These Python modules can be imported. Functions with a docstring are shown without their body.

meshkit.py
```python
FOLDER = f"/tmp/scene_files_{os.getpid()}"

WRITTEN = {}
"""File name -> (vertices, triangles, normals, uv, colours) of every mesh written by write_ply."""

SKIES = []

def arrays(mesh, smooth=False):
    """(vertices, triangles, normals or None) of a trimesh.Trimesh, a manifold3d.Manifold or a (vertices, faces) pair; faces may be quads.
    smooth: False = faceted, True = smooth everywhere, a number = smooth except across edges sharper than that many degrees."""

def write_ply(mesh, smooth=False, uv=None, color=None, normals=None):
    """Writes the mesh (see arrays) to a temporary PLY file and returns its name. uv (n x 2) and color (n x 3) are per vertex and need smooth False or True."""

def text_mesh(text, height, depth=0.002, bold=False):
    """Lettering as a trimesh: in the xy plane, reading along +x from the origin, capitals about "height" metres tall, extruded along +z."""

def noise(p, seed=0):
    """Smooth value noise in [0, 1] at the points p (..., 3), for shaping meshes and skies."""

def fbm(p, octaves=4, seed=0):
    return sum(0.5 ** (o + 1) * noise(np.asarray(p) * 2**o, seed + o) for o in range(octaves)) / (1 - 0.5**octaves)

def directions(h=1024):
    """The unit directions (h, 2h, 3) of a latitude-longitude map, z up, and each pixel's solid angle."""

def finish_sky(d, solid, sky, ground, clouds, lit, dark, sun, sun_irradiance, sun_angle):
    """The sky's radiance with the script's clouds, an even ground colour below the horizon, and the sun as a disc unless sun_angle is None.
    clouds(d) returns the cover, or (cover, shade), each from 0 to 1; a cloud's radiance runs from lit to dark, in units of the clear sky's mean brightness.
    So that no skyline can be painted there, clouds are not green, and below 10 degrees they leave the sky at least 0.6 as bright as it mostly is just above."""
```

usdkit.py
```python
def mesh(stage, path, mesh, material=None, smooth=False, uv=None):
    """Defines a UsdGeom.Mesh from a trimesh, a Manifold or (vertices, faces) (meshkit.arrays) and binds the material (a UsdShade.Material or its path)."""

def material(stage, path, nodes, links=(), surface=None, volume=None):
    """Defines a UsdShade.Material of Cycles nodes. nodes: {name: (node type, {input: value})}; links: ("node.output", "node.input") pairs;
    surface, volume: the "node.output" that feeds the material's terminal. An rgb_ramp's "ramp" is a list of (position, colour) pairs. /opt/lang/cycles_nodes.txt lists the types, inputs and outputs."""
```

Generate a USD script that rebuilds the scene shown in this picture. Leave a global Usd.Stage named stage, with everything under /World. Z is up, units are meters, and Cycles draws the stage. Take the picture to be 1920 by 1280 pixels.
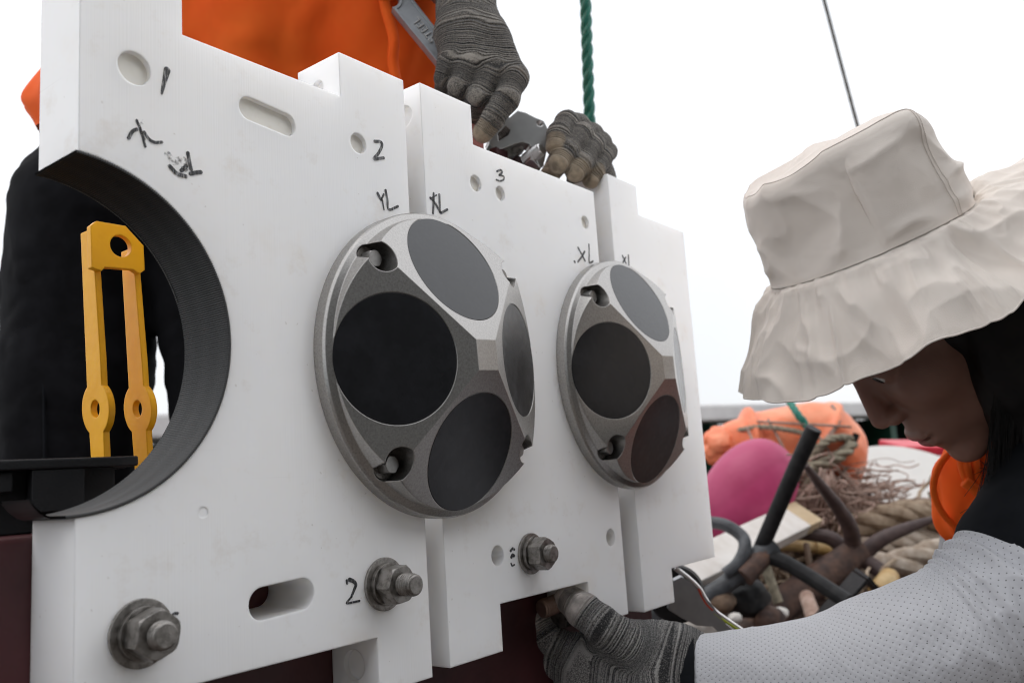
import math, random
import numpy as np, trimesh, manifold3d as m3, usdkit, meshkit
from shapely.geometry import Polygon, LineString, Point
from shapely.ops import unary_union
from pxr import Usd, UsdGeom, UsdLux, UsdShade, Gf, Sdf, Vt

random.seed(7); rng = np.random.default_rng(7)
stage = Usd.Stage.CreateInMemory()
UsdGeom.SetStageUpAxis(stage, 'Z'); UsdGeom.SetStageMetersPerUnit(stage, 1.0)
UsdGeom.Xform.Define(stage, '/World')
Looks = '/World/Looks'; UsdGeom.Scope.Define(stage, Looks)

# ---------------------------------------------------------------- camera, sky, sun, exposure
R = np.array([[0.61466698, 0.78483427, -0.07886486], [-0.78606757, 0.60118398, -0.14379013], [-0.06543913, 0.15037615, 0.98646071]])
C = np.array([-0.46040192, -0.44439226, 0.01573922]); F = 1632.83
RT, FW, UP = R[:, 0], R[:, 1], R[:, 2]
EXPOSURE = -0.03
SKY_STRENGTH = 0.093
cam = UsdGeom.Camera.Define(stage, '/World/camera')
cam.AddTransformOp().Set(Gf.Matrix4d(*RT, 0, *UP, 0, *(-FW), 0, *C, 1))
cam.CreateHorizontalApertureAttr(36.0); cam.CreateVerticalApertureAttr(24.0)
cam.CreateFocalLengthAttr(36.0 * F / 1920)
cam.CreateFStopAttr(8.5); cam.CreateFocusDistanceAttr(0.62)
cam.CreateExposureAttr(EXPOSURE); cam.CreateClippingRangeAttr(Gf.Vec2f(0.03, 100000))
SUN = np.array([-0.15, 0.25, 0.95]); SUN /= np.linalg.norm(SUN)
sky_mat = usdkit.material(stage, Looks + '/sky', {
    't': ('sky_texture', {'sky_type': 'single_scattering', 'sun_disc': False, 'sun_elevation': math.asin(SUN[2]), 'sun_rotation': math.atan2(SUN[0], SUN[1])}),
    'c': ('texture_coordinate', {}),
    'n': ('noise_texture', {'scale': 1.6, 'detail': 4.0, 'roughness': 0.5}),
    'r': ('rgb_ramp', {'ramp': [(0.3, (9.8, 10.1, 10.5)), (0.7, (11.6, 11.6, 11.7))]}),
    'm': ('mix', {'fac': 0.9}), 'sx': ('separate_xyz', {}), 'zr': ('map_range', {'from_min': 0.0, 'from_max': 1.0, 'to_min': 1.0, 'to_max': 1.75, 'clamp': True}), 'zc': ('combine_xyz', {}), 'zm': ('mix', {'mix_type': 'multiply', 'fac': 1.0}),
    'b': ('background_shader', {'strength': SKY_STRENGTH})},
    [('c.generated', 'n.vector'), ('n.fac', 'r.fac'), ('t.color', 'm.color1'), ('r.color', 'm.color2'), ('c.generated', 'sx.vector'), ('sx.z', 'zr.value'), ('zr.result', 'zc.x'), ('zr.result', 'zc.y'), ('zr.result', 'zc.z'), ('m.color', 'zm.color1'), ('zc.vector', 'zm.color2'), ('zm.color', 'b.color')], surface='b.background')
dome = UsdLux.DomeLight.Define(stage, '/World/sky')
UsdShade.MaterialBindingAPI.Apply(dome.GetPrim()).Bind(sky_mat)
dome.GetPrim().SetCustomDataByKey('kind', 'structure')
sun = UsdLux.DistantLight.Define(stage, '/World/sun')
sun.CreateIntensityAttr(0.15); sun.CreateAngleAttr(25.0); sun.CreateColorAttr(Gf.Vec3f(1, 0.97, 0.93)); sun.CreateNormalizeAttr(True)
def look_rot(d):     # rows of a matrix whose -z axis points along d
    z = -np.asarray(d) / np.linalg.norm(d); x = np.cross([0, 1, 0.01], z); x /= np.linalg.norm(x); return x, np.cross(z, x), z
_x, _y, _z = look_rot(-SUN)
sun.AddTransformOp().Set(Gf.Matrix4d(*_x, 0, *_y, 0, *_z, 0, 0, 0, 5, 1))

# ---------------------------------------------------------------- helpers
def ray(px, py): return R @ np.array([(px - 960) / F, 1.0, -(py - 640) / F])
def at(px, py, d): return C + d * ray(px, py)               # the point of the world at that depth
def on(px, py, y=0.0):                                      # the point on the plane y = const
    r = ray(px, py); return C + (y - C[1]) / r[1] * r
used = {}
def numbered(parent, name):
    k = (parent, name); n = used.get(k, 0); used[k] = n + 1
    return f'{parent}/{name}' if n == 0 else f'{parent}/{name}_{n:03d}'
def tag(p, label=None, cat=None, group=None, kind=None):
    p = p.GetPrim() if hasattr(p, 'GetPrim') else p
    for k, v in (('label', label), ('category', cat), ('group', group), ('kind', kind)):
        if v: p.SetCustomDataByKey(k, v)
    return p
def thing(name, label, cat, loc=(0, 0, 0), group=None):
    x = UsdGeom.Xform.Define(stage, numbered('/World', name)); x.AddTranslateOp().Set(Gf.Vec3d(*map(float, loc)))
    p = tag(x, label, cat, group); LOC[str(p.GetPath())] = np.asarray(loc, float); return p
LOC = {}
def geo(m):
    if hasattr(m, 'to_mesh'):
        q = m.to_mesh(); return np.array(q.vert_properties[:, :3], float), np.array(q.tri_verts)
    if isinstance(m, tuple): return np.asarray(m[0], float), np.asarray(m[1], int)
    return np.array(m.vertices, float), np.array(m.faces)
def obj(name, m, mat, parent=None, smooth=False, uv=None, label=None, cat=None, group=None, kind=None):
    """A Mesh prim from world-space geometry; under a thing its points are stored relative to the thing's base."""
    v, f = geo(m)
    if f.shape[1] == 4: f = np.vstack([f[:, [0, 1, 2]], f[:, [0, 2, 3]]])
    base = '/World' if parent is None else str((parent.GetPrim() if hasattr(parent, 'GetPrim') else parent).GetPath())
    for k, o in LOC.items():
        if base == k or base.startswith(k + '/'): v = v - o
    u = usdkit.mesh(stage, numbered(base, name), (v, f), M[mat], smooth=smooth, uv=uv)
    tag(u, label, cat, group, kind); return u
def cat(*ms):
    V, Fc, n = [], [], 0
    for m in ms:
        v, f = geo(m)
        if f.shape[1] == 4: f = np.vstack([f[:, [0, 1, 2]], f[:, [0, 2, 3]]])
        V.append(v); Fc.append(f + n); n += len(v)
    return np.vstack(V), np.vstack(Fc)
def xf(m, M4):
    v, f = geo(m); return v @ np.asarray(M4)[:3, :3].T + np.asarray(M4)[:3, 3], f
def frame(o, x, y, z):
    m = np.eye(4); m[:3, 0], m[:3, 1], m[:3, 2], m[:3, 3] = x, y, z, o; return m
def unit(v): v = np.asarray(v, float); return v / np.linalg.norm(v)
def rbox(sx, sy, sz, r=0.002, seg=6):                      # a box with rounded edges, centred
    s = m3.Manifold.sphere(r, seg * 4 if seg > 2 else 8)
    h = np.array([sx, sy, sz]) / 2 - r
    return m3.Manifold.batch_hull([s.translate([a * h[0], b * h[1], c * h[2]]) for a in (-1, 1) for b in (-1, 1) for c in (-1, 1)])
def box(x0, x1, y0, y1, z0, z1, r=0.0):
    b = rbox(x1 - x0, y1 - y0, z1 - z0, r, 2) if r else m3.Manifold.cube([x1 - x0, y1 - y0, z1 - z0], True)
    return b.translate([(x0 + x1) / 2, (y0 + y1) / 2, (z0 + z1) / 2])
def tube(P, rad, sides=10, cap=True, ell=None):
    """A tapered tube along points; returns vertices, faces, uv (along, around in metres)."""
    P = np.asarray(P, float); n = len(P); rad = np.broadcast_to(rad, (n,))
    T = np.gradient(P, axis=0); T /= np.linalg.norm(T, axis=1, keepdims=True) + 1e-12
    A = np.zeros_like(P); a = np.cross(T[0], [0.13, 0.21, 0.97]); a /= np.linalg.norm(a)
    for i in range(n):
        a = a - T[i] * (a @ T[i]); a /= np.linalg.norm(a); A[i] = a
    B = np.cross(T, A); th = np.arange(sides + 1) * 2 * np.pi / sides
    V = P[:, None] + rad[:, None, None] * (np.cos(th)[None, :, None] * A[:, None] + np.sin(th)[None, :, None] * B[:, None])
    L = np.concatenate([[0], np.cumsum(np.linalg.norm(np.diff(P, axis=0), axis=1))])
    uv = np.stack(np.broadcast_arrays(L[:, None], th[None] * np.mean(rad)), -1).reshape(-1, 2)
    k = sides + 1; i, j = np.meshgrid(np.arange(n - 1), np.arange(sides), indexing='ij')
    q = np.stack([i * k + j, i * k + j + 1, (i + 1) * k + j + 1, (i + 1) * k + j], -1).reshape(-1, 4)
    f = np.vstack([q[:, [0, 2, 1]], q[:, [0, 3, 2]]])[:, ::-1]
    V = V.reshape(-1, 3)
    if cap:
        V = np.vstack([V, P[0], P[-1]]); uv = np.vstack([uv, uv[0], uv[-1]]); b = n * k
        f = np.vstack([f] + [[[b, s + 1, s], [b + 1, (n - 1) * k + s, (n - 1) * k + s + 1]] for s in range(sides)])
    return V, f, uv
def spline(P, n=24):
    """Catmull-Rom through the points (any number of columns)."""
    P = np.asarray(P, float); Q = np.vstack([2 * P[0] - P[1], P, 2 * P[-1] - P[-2]])
    t = np.linspace(0, len(P) - 1 - 1e-9, n); i = t.astype(int); u = (t - i)[:, None]
    a, b, c, d = Q[i], Q[i + 1], Q[i + 2], Q[i + 3]
    return 0.5 * (2 * b + (c - a) * u + (2 * a - 5 * b + 4 * c - d) * u ** 2 + (3 * b - a - 3 * c + d) * u ** 3)
def lathe(prof, axis_frame, seg=40):
    """prof: (radius, height) from the bottom up; closed at both ends on the axis."""
    prof = np.asarray(prof, float); th = np.arange(seg) * 2 * np.pi / seg
    V = np.stack([prof[:, 0][:, None] * np.cos(th), prof[:, 0][:, None] * np.sin(th), np.broadcast_to(prof[:, 1][:, None], (len(prof), seg))], -1).reshape(-1, 3)
    i, j = np.meshgrid(np.arange(len(prof) - 1), np.arange(seg), indexing='ij'); j2 = (j + 1) % seg
    q = np.stack([i * seg + j, i * seg + j2, (i + 1) * seg + j2, (i + 1) * seg + j], -1).reshape(-1, 4)
    f = np.vstack([q[:, [0, 1, 2]], q[:, [0, 2, 3]]])
    return xf((V, f), axis_frame)
def extrude(poly, depth):
    """A shapely polygon (xy) as a Manifold from z=0 to depth."""
    polys = getattr(poly, 'geoms', [poly]); rings = []
    for g in polys:
        rings.append(np.array(g.exterior.coords)[:-1] if g.exterior.is_ccw else np.array(g.exterior.coords)[:-1][::-1])
        for h in g.interiors:
            c = np.array(h.coords)[:-1]; rings.append(c[::-1] if h.is_ccw else c)
    return m3.Manifold.extrude(m3.CrossSection([r.tolist() for r in rings], m3.FillRule.EvenOdd), depth)

# ---- signed distances, blended and meshed
def seg_d(P, a, b, ra, rb):
    a, b = np.asarray(a, float), np.asarray(b, float); ab = b - a
    t = np.clip(((P - a) @ ab) / max(ab @ ab, 1e-12), 0, 1)
    return np.linalg.norm(P - a - t[..., None] * ab, axis=-1) - (ra + t * (rb - ra)), t
def ell_d(P, c, r, Rm=None):
    q = P - np.asarray(c, float)
    if Rm is not None: q = q @ Rm
    k = q / np.asarray(r, float); n = np.linalg.norm(k, axis=-1); g = np.linalg.norm(k / np.asarray(r, float), axis=-1)
    return n * (n - 1) / np.maximum(g, 1e-9)
def smin(a, b, k):
    if k <= 0: return np.minimum(a, b)
    h = np.clip(0.5 + 0.5 * (b - a) / k, 0, 1); return b + (a - b) * h - k * h * (1 - h)
def smax(a, b, k): return -smin(-a, -b, k)
def nets(fn, lo, hi, step):
    """Naive surface nets of fn(points) < 0."""
    lo, hi = np.asarray(lo, float), np.asarray(hi, float); n = np.ceil((hi - lo) / step).astype(int) + 1
    ax = [lo[k] + step * np.arange(n[k]) for k in range(3)]
    D = np.empty(tuple(n), np.float32)
    Y, Zz = np.meshgrid(ax[1], ax[2], indexing='ij')
    ch = max(1, int(400000 / (n[1] * n[2])))
    for i in range(0, n[0], ch):
        X = ax[0][i:i + ch]; P = np.empty((len(X), n[1], n[2], 3)); P[..., 0] = X[:, None, None]; P[..., 1] = Y; P[..., 2] = Zz
        D[i:i + ch] = fn(P.reshape(-1, 3)).reshape(len(X), n[1], n[2])
    D[0], D[-1], D[:, 0], D[:, -1], D[:, :, 0], D[:, :, -1] = 1, 1, 1, 1, 1, 1
    S = D < 0; acc = np.zeros(tuple(n - 1) + (3,), np.float32); cnt = np.zeros(tuple(n - 1), np.float32)
    def sl(o): return tuple(slice(o[k], n[k] - 1 + o[k]) for k in range(3))
    corners = [(a, b, c) for a in (0, 1) for b in (0, 1) for c in (0, 1)]
    for p in corners:
        for k in range(3):
            if p[k] == 0:
                q = list(p); q[k] = 1; a, b = D[sl(p)], D[sl(q)]; x = S[sl(p)] != S[sl(q)]
                t = np.where(x, a / np.where(x, a - b, 1), 0)
                for c in range(3): acc[..., c] += np.where(x, (p[c] if c != k else 0) + (t if c == k else 0), 0)
                cnt += x
    act = cnt > 0; idx = -np.ones(tuple(n - 1), int); idx[act] = np.arange(act.sum())
    V = (acc[act] / cnt[act][:, None] + np.argwhere(act)) * step + lo
    faces = []
    for k in range(3):
        a, b = [np.take(S, np.arange(n[k] - 1) + o, axis=k) for o in (0, 1)]
        e = np.argwhere(a != b); flip = a[tuple(e.T)]
        k1, k2 = (k + 1) % 3, (k + 2) % 3
        ok = (e[:, k1] > 0) & (e[:, k2] > 0) & (e[:, k1] < n[k1] - 1) & (e[:, k2] < n[k2] - 1); e, flip = e[ok], flip[ok]
        def g(d1, d2):
            q = e.copy(); q[:, k1] += d1; q[:, k2] += d2; return idx[tuple(q.T)]
        quad = np.stack([g(-1, -1), g(0, -1), g(0, 0), g(-1, 0)], 1)
        quad[~flip] = quad[~flip][:, ::-1]; faces.append(quad)
    q = np.vstack(faces); return V, np.vstack([q[:, [0, 1, 2]], q[:, [0, 2, 3]]])
def blobs(segs, k=0.01, step=0.004, disp=None, pad=0.02):
    """A smooth body of tapered capsules (a, b, ra, rb) and, with four entries of kind 'e', ellipsoids ('e', centre, radii, rotation)."""
    pts = []
    for s in segs:
        if s[0] is 'e' or (isinstance(s[0], str) and s[0] == 'e'): pts += [np.asarray(s[1]) - max(s[2]), np.asarray(s[1]) + max(s[2])]
        else: pts += [np.asarray(s[0]) - s[2], np.asarray(s[0]) + s[2], np.asarray(s[1]) - s[3], np.asarray(s[1]) + s[3]]
    lo, hi = np.min(pts, 0) - pad, np.max(pts, 0) + pad
    def fn(P):
        d = None
        for s in segs:
            e = ell_d(P, s[1], s[2], s[3] if len(s) > 3 else None) if isinstance(s[0], str) else seg_d(P, *s[:4])[0]
            d = e if d is None else smin(d, e, k)
        return d if disp is None else d + np.where(np.abs(d) < 0.05, disp(P), 0)
    return nets(fn, lo, hi, step)

# ---------------------------------------------------------------- materials
M = {}
def mat(name, nodes, links, surface='p.BSDF'): M[name] = usdkit.material(stage, f'{Looks}/{name}', nodes, links, surface=surface)
def paint(name, c1, c2=None, rough=0.5, metal=0.0, scale=30.0, bump=0.0, bscale=200.0, lo=0.35, hi=0.65, extra=None, detail=4.0, bevel=0.0, rv=0.0, third=None):
    """Principled surface whose colour wanders between c1 and c2 by noise, with fine relief."""
    c2 = c2 or c1
    n = {'g': ('texture_coordinate', {}), 'n': ('noise_texture', {'scale': scale, 'detail': detail, 'roughness': 0.6}),
         'r': ('rgb_ramp', {'ramp': [(lo, c1), (hi, c2)] + ([third] if third else [])}),
         'p': ('principled_bsdf', {'roughness': rough, 'metallic': metal, **(extra or {})})}
    l = [('g.object', 'n.vector'), ('n.fac', 'r.fac'), ('r.color', 'p.base_color')]
    last = None
    if bevel: n['v'] = ('bevel', {'radius': bevel, 'samples': 6}); last = 'v.bevel'
    if bump:
        n['n2'] = ('noise_texture', {'scale': bscale, 'detail': 3.0}); n['b'] = ('bump', {'strength': 1.0, 'distance': bump})
        l += [('g.object', 'n2.vector'), ('n2.fac', 'b.height')]
        if last: l.append((last, 'b.normal'))
        last = 'b.normal'
    if rv:
        n['rm'] = ('map_range', {'from_min': 0.3, 'from_max': 0.7, 'to_min': rough - rv, 'to_max': rough + rv, 'clamp': True}); l += [('n.fac', 'rm.value'), ('rm.result', 'p.roughness')]
    if last: l.append((last, 'p.normal'))
    mat(name, n, l)
# milled white plastic: faint upright cutter lines, a few warm smudges, softened edges, light that soaks in a little
mat('white_plastic', {
    'g': ('texture_coordinate', {}), 'mp': ('mapping', {'scale': (900.0, 40.0, 8.0)}), 'n': ('noise_texture', {'scale': 1.0, 'detail': 2.0}),
    'n2': ('noise_texture', {'scale': 9.0, 'detail': 5.0, 'roughness': 0.65}), 'r': ('rgb_ramp', {'ramp': [(0.35, (0.83, 0.82, 0.81)), (0.6, (0.82, 0.805, 0.79)), (0.75, (0.79, 0.75, 0.705))]}),
    'n3': ('noise_texture', {'scale': 260.0, 'detail': 1.0}), 'r3': ('rgb_ramp', {'ramp': [(0.755, (1, 1, 1)), (0.79, (0.55, 0.5, 0.45))]}), 'mx': ('mix', {'mix_type': 'multiply', 'fac': 0.35}),
    'n4': ('noise_texture', {'scale': 26.0, 'detail': 8.0, 'roughness': 0.7}), 'r4': ('rgb_ramp', {'ramp': [(0.56, (1, 1, 1)), (0.74, (0.80, 0.73, 0.66))]}), 'mx4': ('mix', {'mix_type': 'multiply', 'fac': 0.55}), 'mp5': ('mapping', {'rotation': (0, 0.6, 0), 'scale': (6.0, 6.0, 420.0)}), 'n5': ('noise_texture', {'scale': 1.0, 'detail': 3.0}), 'r5': ('rgb_ramp', {'ramp': [(0.70, (1, 1, 1)), (0.76, (0.86, 0.85, 0.84))]}), 'mx5': ('mix', {'mix_type': 'multiply', 'fac': 0.6}),
    'v': ('bevel', {'radius': 0.0016, 'samples': 8}), 'b': ('bump', {'strength': 0.5, 'distance': 0.0002}),
    'p': ('principled_bsdf', {'roughness': 0.42, 'subsurface_weight': 0.3, 'subsurface_scale': 0.010, 'subsurface_radius': (1.0, 0.88, 0.7), 'specular_ior_level': 0.35})},
    [('g.object', 'mp.vector'), ('mp.vector', 'n.vector'), ('g.object', 'n2.vector'), ('n2.fac', 'r.fac'), ('g.object', 'n3.vector'), ('n3.fac', 'r3.fac'), ('r.color', 'mx.color1'), ('r3.color', 'mx.color2'),
     ('g.object', 'n4.vector'), ('n4.fac', 'r4.fac'), ('mx.color', 'mx4.color1'), ('r4.color', 'mx4.color2'), ('g.object', 'mp5.vector'), ('mp5.vector', 'n5.vector'), ('n5.fac', 'r5.fac'), ('mx4.color', 'mx5.color1'), ('r5.color', 'mx5.color2'), ('mx5.color', 'p.base_color'), ('n.fac', 'b.height'), ('v.bevel', 'b.normal'), ('b.normal', 'p.normal')])
paint('cream_glow', (0.84, 0.80, 0.71), (0.80, 0.75, 0.64), rough=0.5, scale=160, lo=0.5, hi=0.75, extra={'subsurface_weight': 0.4, 'subsurface_scale': 0.01, 'subsurface_radius': (1.0, 0.9, 0.7)}, detail=5.0)  # cream tint stands in for light soaking through the white plastic
mat('ink', {'g': ('texture_coordinate', {}), 'mp': ('mapping', {'rotation': (0, 0.5, 0), 'scale': (900.0, 1.0, 160.0)}), 'n': ('noise_texture', {'scale': 1.0, 'detail': 2.0}),
            'r': ('map_range', {'from_min': 0.40, 'from_max': 0.62, 'to_min': 1.0, 'to_max': 0.25, 'clamp': True}), 't': ('transparent_bsdf', {}), 'p': ('principled_bsdf', {'base_color': (0.02, 0.02, 0.022), 'roughness': 0.5}), 'm': ('mix_closure', {})},
    [('g.object', 'mp.vector'), ('mp.vector', 'n.vector'), ('n.fac', 'r.value'), ('r.result', 'm.fac'), ('t.BSDF', 'm.closure1'), ('p.BSDF', 'm.closure2')], surface='m.closure')
mat('faded_ink', {'g': ('texture_coordinate', {}), 'n': ('noise_texture', {'scale': 420.0, 'detail': 3.0}),
            'r': ('map_range', {'from_min': 0.45, 'from_max': 0.7, 'to_min': 0.0, 'to_max': 0.55, 'clamp': True}), 't': ('transparent_bsdf', {}), 'p': ('principled_bsdf', {'base_color': (0.06, 0.055, 0.05), 'roughness': 0.6}), 'm': ('mix_closure', {})},
    [('g.object', 'n.vector'), ('n.fac', 'r.value'), ('r.result', 'm.fac'), ('t.BSDF', 'm.closure1'), ('p.BSDF', 'm.closure2')], surface='m.closure')
# woven rubber lining: a grid of small square nubs by its own coordinates
mat('rubber', {'u': ('attribute', {'attribute': 'st'}), 's': ('separate_xyz', {}),
    'cr': ('map_range', {'from_min': -0.5, 'from_max': 0.9, 'to_min': 0.0, 'to_max': 0.05, 'clamp': True}), 'p': ('principled_bsdf', {'roughness': 0.4, 'specular_ior_level': 0.5})},
    [('u.vector', 's.vector'), ('s.x', 'cr.value'), ('cr.result', 'p.base_color')])
paint('cast_metal', (0.40, 0.385, 0.37), (0.425, 0.41, 0.395), rough=0.33, metal=1.0, scale=700, bump=0.00003, bscale=2500, bevel=0.0012, rv=0.03, detail=6.0)
paint('black_urethane', (0.003, 0.003, 0.004), (0.006, 0.006, 0.008), rough=0.24, scale=45, bump=0.00005, bscale=900, rv=0.03, lo=0.4, hi=0.8, extra={'specular_ior_level': 0.65})
paint('highlight_steel', (0.52, 0.50, 0.48), (0.66, 0.65, 0.63), rough=0.3, metal=1.0, scale=120, bump=0.0001, bscale=800, bevel=0.0006)
paint('steel_bolt', (0.20, 0.185, 0.17), (0.36, 0.34, 0.32), rough=0.36, metal=1.0, scale=150, bump=0.00015, bscale=1000, bevel=0.0007, rv=0.1)
paint('stud_steel', (0.30, 0.20, 0.16), (0.38, 0.27, 0.22), rough=0.4, metal=0.8, scale=200)
paint('screw_steel', (0.26, 0.25, 0.24), (0.34, 0.33, 0.32), rough=0.42, metal=1.0, scale=200, bevel=0.0006)
paint('maroon_paint', (0.045, 0.010, 0.012), (0.075, 0.017, 0.02), rough=0.5, scale=18, bump=0.0006, bscale=120, bevel=0.002)
paint('pale_red', (0.42, 0.13, 0.10), (0.34, 0.09, 0.07), rough=0.55, scale=25, bump=0.0004, bscale=160)
mat('yellow_paint', {'g': ('texture_coordinate', {}), 'n': ('noise_texture', {'scale': 55.0, 'detail': 5.0, 'roughness': 0.7}), 'r': ('rgb_ramp', {'ramp': [(0.22, (0.09, 0.035, 0.02)), (0.25, (0.90, 0.40, 0.004)), (0.7, (0.95, 0.46, 0.006))]}),
    'n2': ('noise_texture', {'scale': 140.0, 'detail': 2.0}), 'v': ('bevel', {'radius': 0.0015, 'samples': 6}), 'b': ('bump', {'strength': 0.7, 'distance': 0.0004}), 'p': ('principled_bsdf', {'roughness': 0.38, 'specular_ior_level': 0.35})},
    [('g.object', 'n.vector'), ('g.object', 'n2.vector'), ('n.fac', 'r.fac'), ('r.color', 'p.base_color'), ('n2.fac', 'b.height'), ('v.bevel', 'b.normal'), ('b.normal', 'p.normal')])
paint('black_plastic', (0.006, 0.006, 0.007), (0.010, 0.010, 0.011), rough=0.5, scale=40, bump=0.0003, bscale=700, bevel=0.0015, extra={'specular_ior_level': 0.35})
paint('orange_cloth', (0.95, 0.12, 0.012), (0.97, 0.155, 0.018), rough=0.8, scale=12, bump=0.0003, bscale=1400, extra={'specular_ior_level': 0.2})
paint('black_cloth', (0.005, 0.005, 0.006), (0.009, 0.009, 0.011), rough=0.9, scale=25, bump=0.0004, bscale=1100, extra={'specular_ior_level': 0.12})
paint('navy_cloth', (0.007, 0.008, 0.010), (0.011, 0.012, 0.015), rough=0.9, scale=25, bump=0.0003, bscale=1500, extra={'specular_ior_level': 0.15})
paint('skin', (0.24, 0.118, 0.084), (0.29, 0.148, 0.108), rough=0.45, scale=30, bump=0.0002, bscale=900, extra={'subsurface_weight': 0.15, 'subsurface_scale': 0.004})
paint('dark_skin', (0.16, 0.085, 0.06), (0.2, 0.11, 0.08), rough=0.5, scale=30, bump=0.0002, bscale=900)
paint('lips', (0.34, 0.10, 0.09), rough=0.4)
paint('eye_white', (0.7, 0.68, 0.65), rough=0.1); paint('iris', (0.015, 0.01, 0.008), rough=0.05)
paint('hair', (0.004, 0.0035, 0.0035), (0.008, 0.006, 0.0055), rough=0.55, scale=80, extra={'specular_ior_level': 0.25})
paint('hat_cloth', (0.72, 0.645, 0.58), (0.76, 0.69, 0.625), rough=0.85, scale=14, bump=0.00025, bscale=1600, extra={'sheen_weight': 0.1})
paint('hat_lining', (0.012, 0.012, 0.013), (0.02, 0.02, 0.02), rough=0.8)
paint('thread', (0.62, 0.55, 0.50), rough=0.9)
def knit(name, dark, light, tip, f=420.0, tipdist=0.024, soil=None):
    mat(name, {'u': ('attribute', {'attribute': 'st'}), 's': ('separate_xyz', {}), 'g': ('texture_coordinate', {}),
        'k': ('math', {'math_type': 'multiply', 'value2': f}), 'n': ('noise_texture', {'dimensions': '1D', 'scale': 1.0, 'detail': 2.0, 'roughness': 0.7}),
        'sp': ('noise_texture', {'scale': 900.0, 'detail': 1.0}), 'ad': ('math', {'math_type': 'multiply_add', 'value2': 0.75}), 
        'r': ('rgb_ramp', {'ramp': [(0.70, dark), (0.84, tuple(0.65 * a + 0.35 * b for a, b in zip(dark, light))), (0.99, light)]}),
        'big': ('noise_texture', {'scale': 22.0, 'detail': 3.0}), 'rb': ('rgb_ramp', {'ramp': [(0.35, soil or (0.75, 0.72, 0.7)), (0.65, (1.1, 1.08, 1.05))]}), 'mb': ('mix', {'mix_type': 'multiply', 'fac': 0.8}),
        'tn': ('noise_texture', {'scale': 90.0, 'detail': 3.0}), 'tr': ('rgb_ramp', {'ramp': [(0.3, tuple(0.45 * c for c in tip)), (0.6, tip)]}),
        'td': ('math', {'math_type': 'multiply_add', 'value2': 0.006}), 'tm': ('map_range', {'from_min': tipdist, 'from_max': tipdist + 0.003, 'to_min': 1.0, 'to_max': 0.0, 'clamp': True}), 'mx': ('mix', {}),
        'rw': ('math', {'math_type': 'multiply', 'value2': 2 * math.pi / 0.0027}), 'rs': ('math', {'math_type': 'sine'}), 'hs': ('math', {'math_type': 'multiply_add', 'value2': 1.2}),
        'b': ('bump', {'strength': 1.0, 'distance': 0.0011}), 'p': ('principled_bsdf', {'roughness': 0.9, 'sheen_weight': 0.15})},
        [('u.vector', 's.vector'), ('s.x', 'k.value1'), ('k.value', 'n.w'), ('g.object', 'sp.vector'), ('sp.fac', 'ad.value1'), ('n.fac', 'ad.value3'), ('ad.value', 'r.fac'), ('g.object', 'big.vector'), ('big.fac', 'rb.fac'), ('r.color', 'mb.color1'), ('rb.color', 'mb.color2'),
         ('g.object', 'tn.vector'), ('tn.fac', 'tr.fac'), ('tn.fac', 'td.value1'), ('s.y', 'td.value3'), ('td.value', 'tm.value'), ('tm.result', 'mx.fac'), ('mb.color', 'mx.color1'), ('tr.color', 'mx.color2'), ('mx.color', 'p.base_color'),
         ('s.x', 'rw.value1'), ('rw.value', 'rs.value1'), ('sp.fac', 'hs.value1'), ('rs.value', 'hs.value3'), ('hs.value', 'b.height'), ('b.normal', 'p.normal')])
knit('knit_brown', (0.018, 0.017, 0.017), (0.28, 0.255, 0.225), (0.38, 0.30, 0.21), soil=(0.55, 0.5, 0.46))
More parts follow.
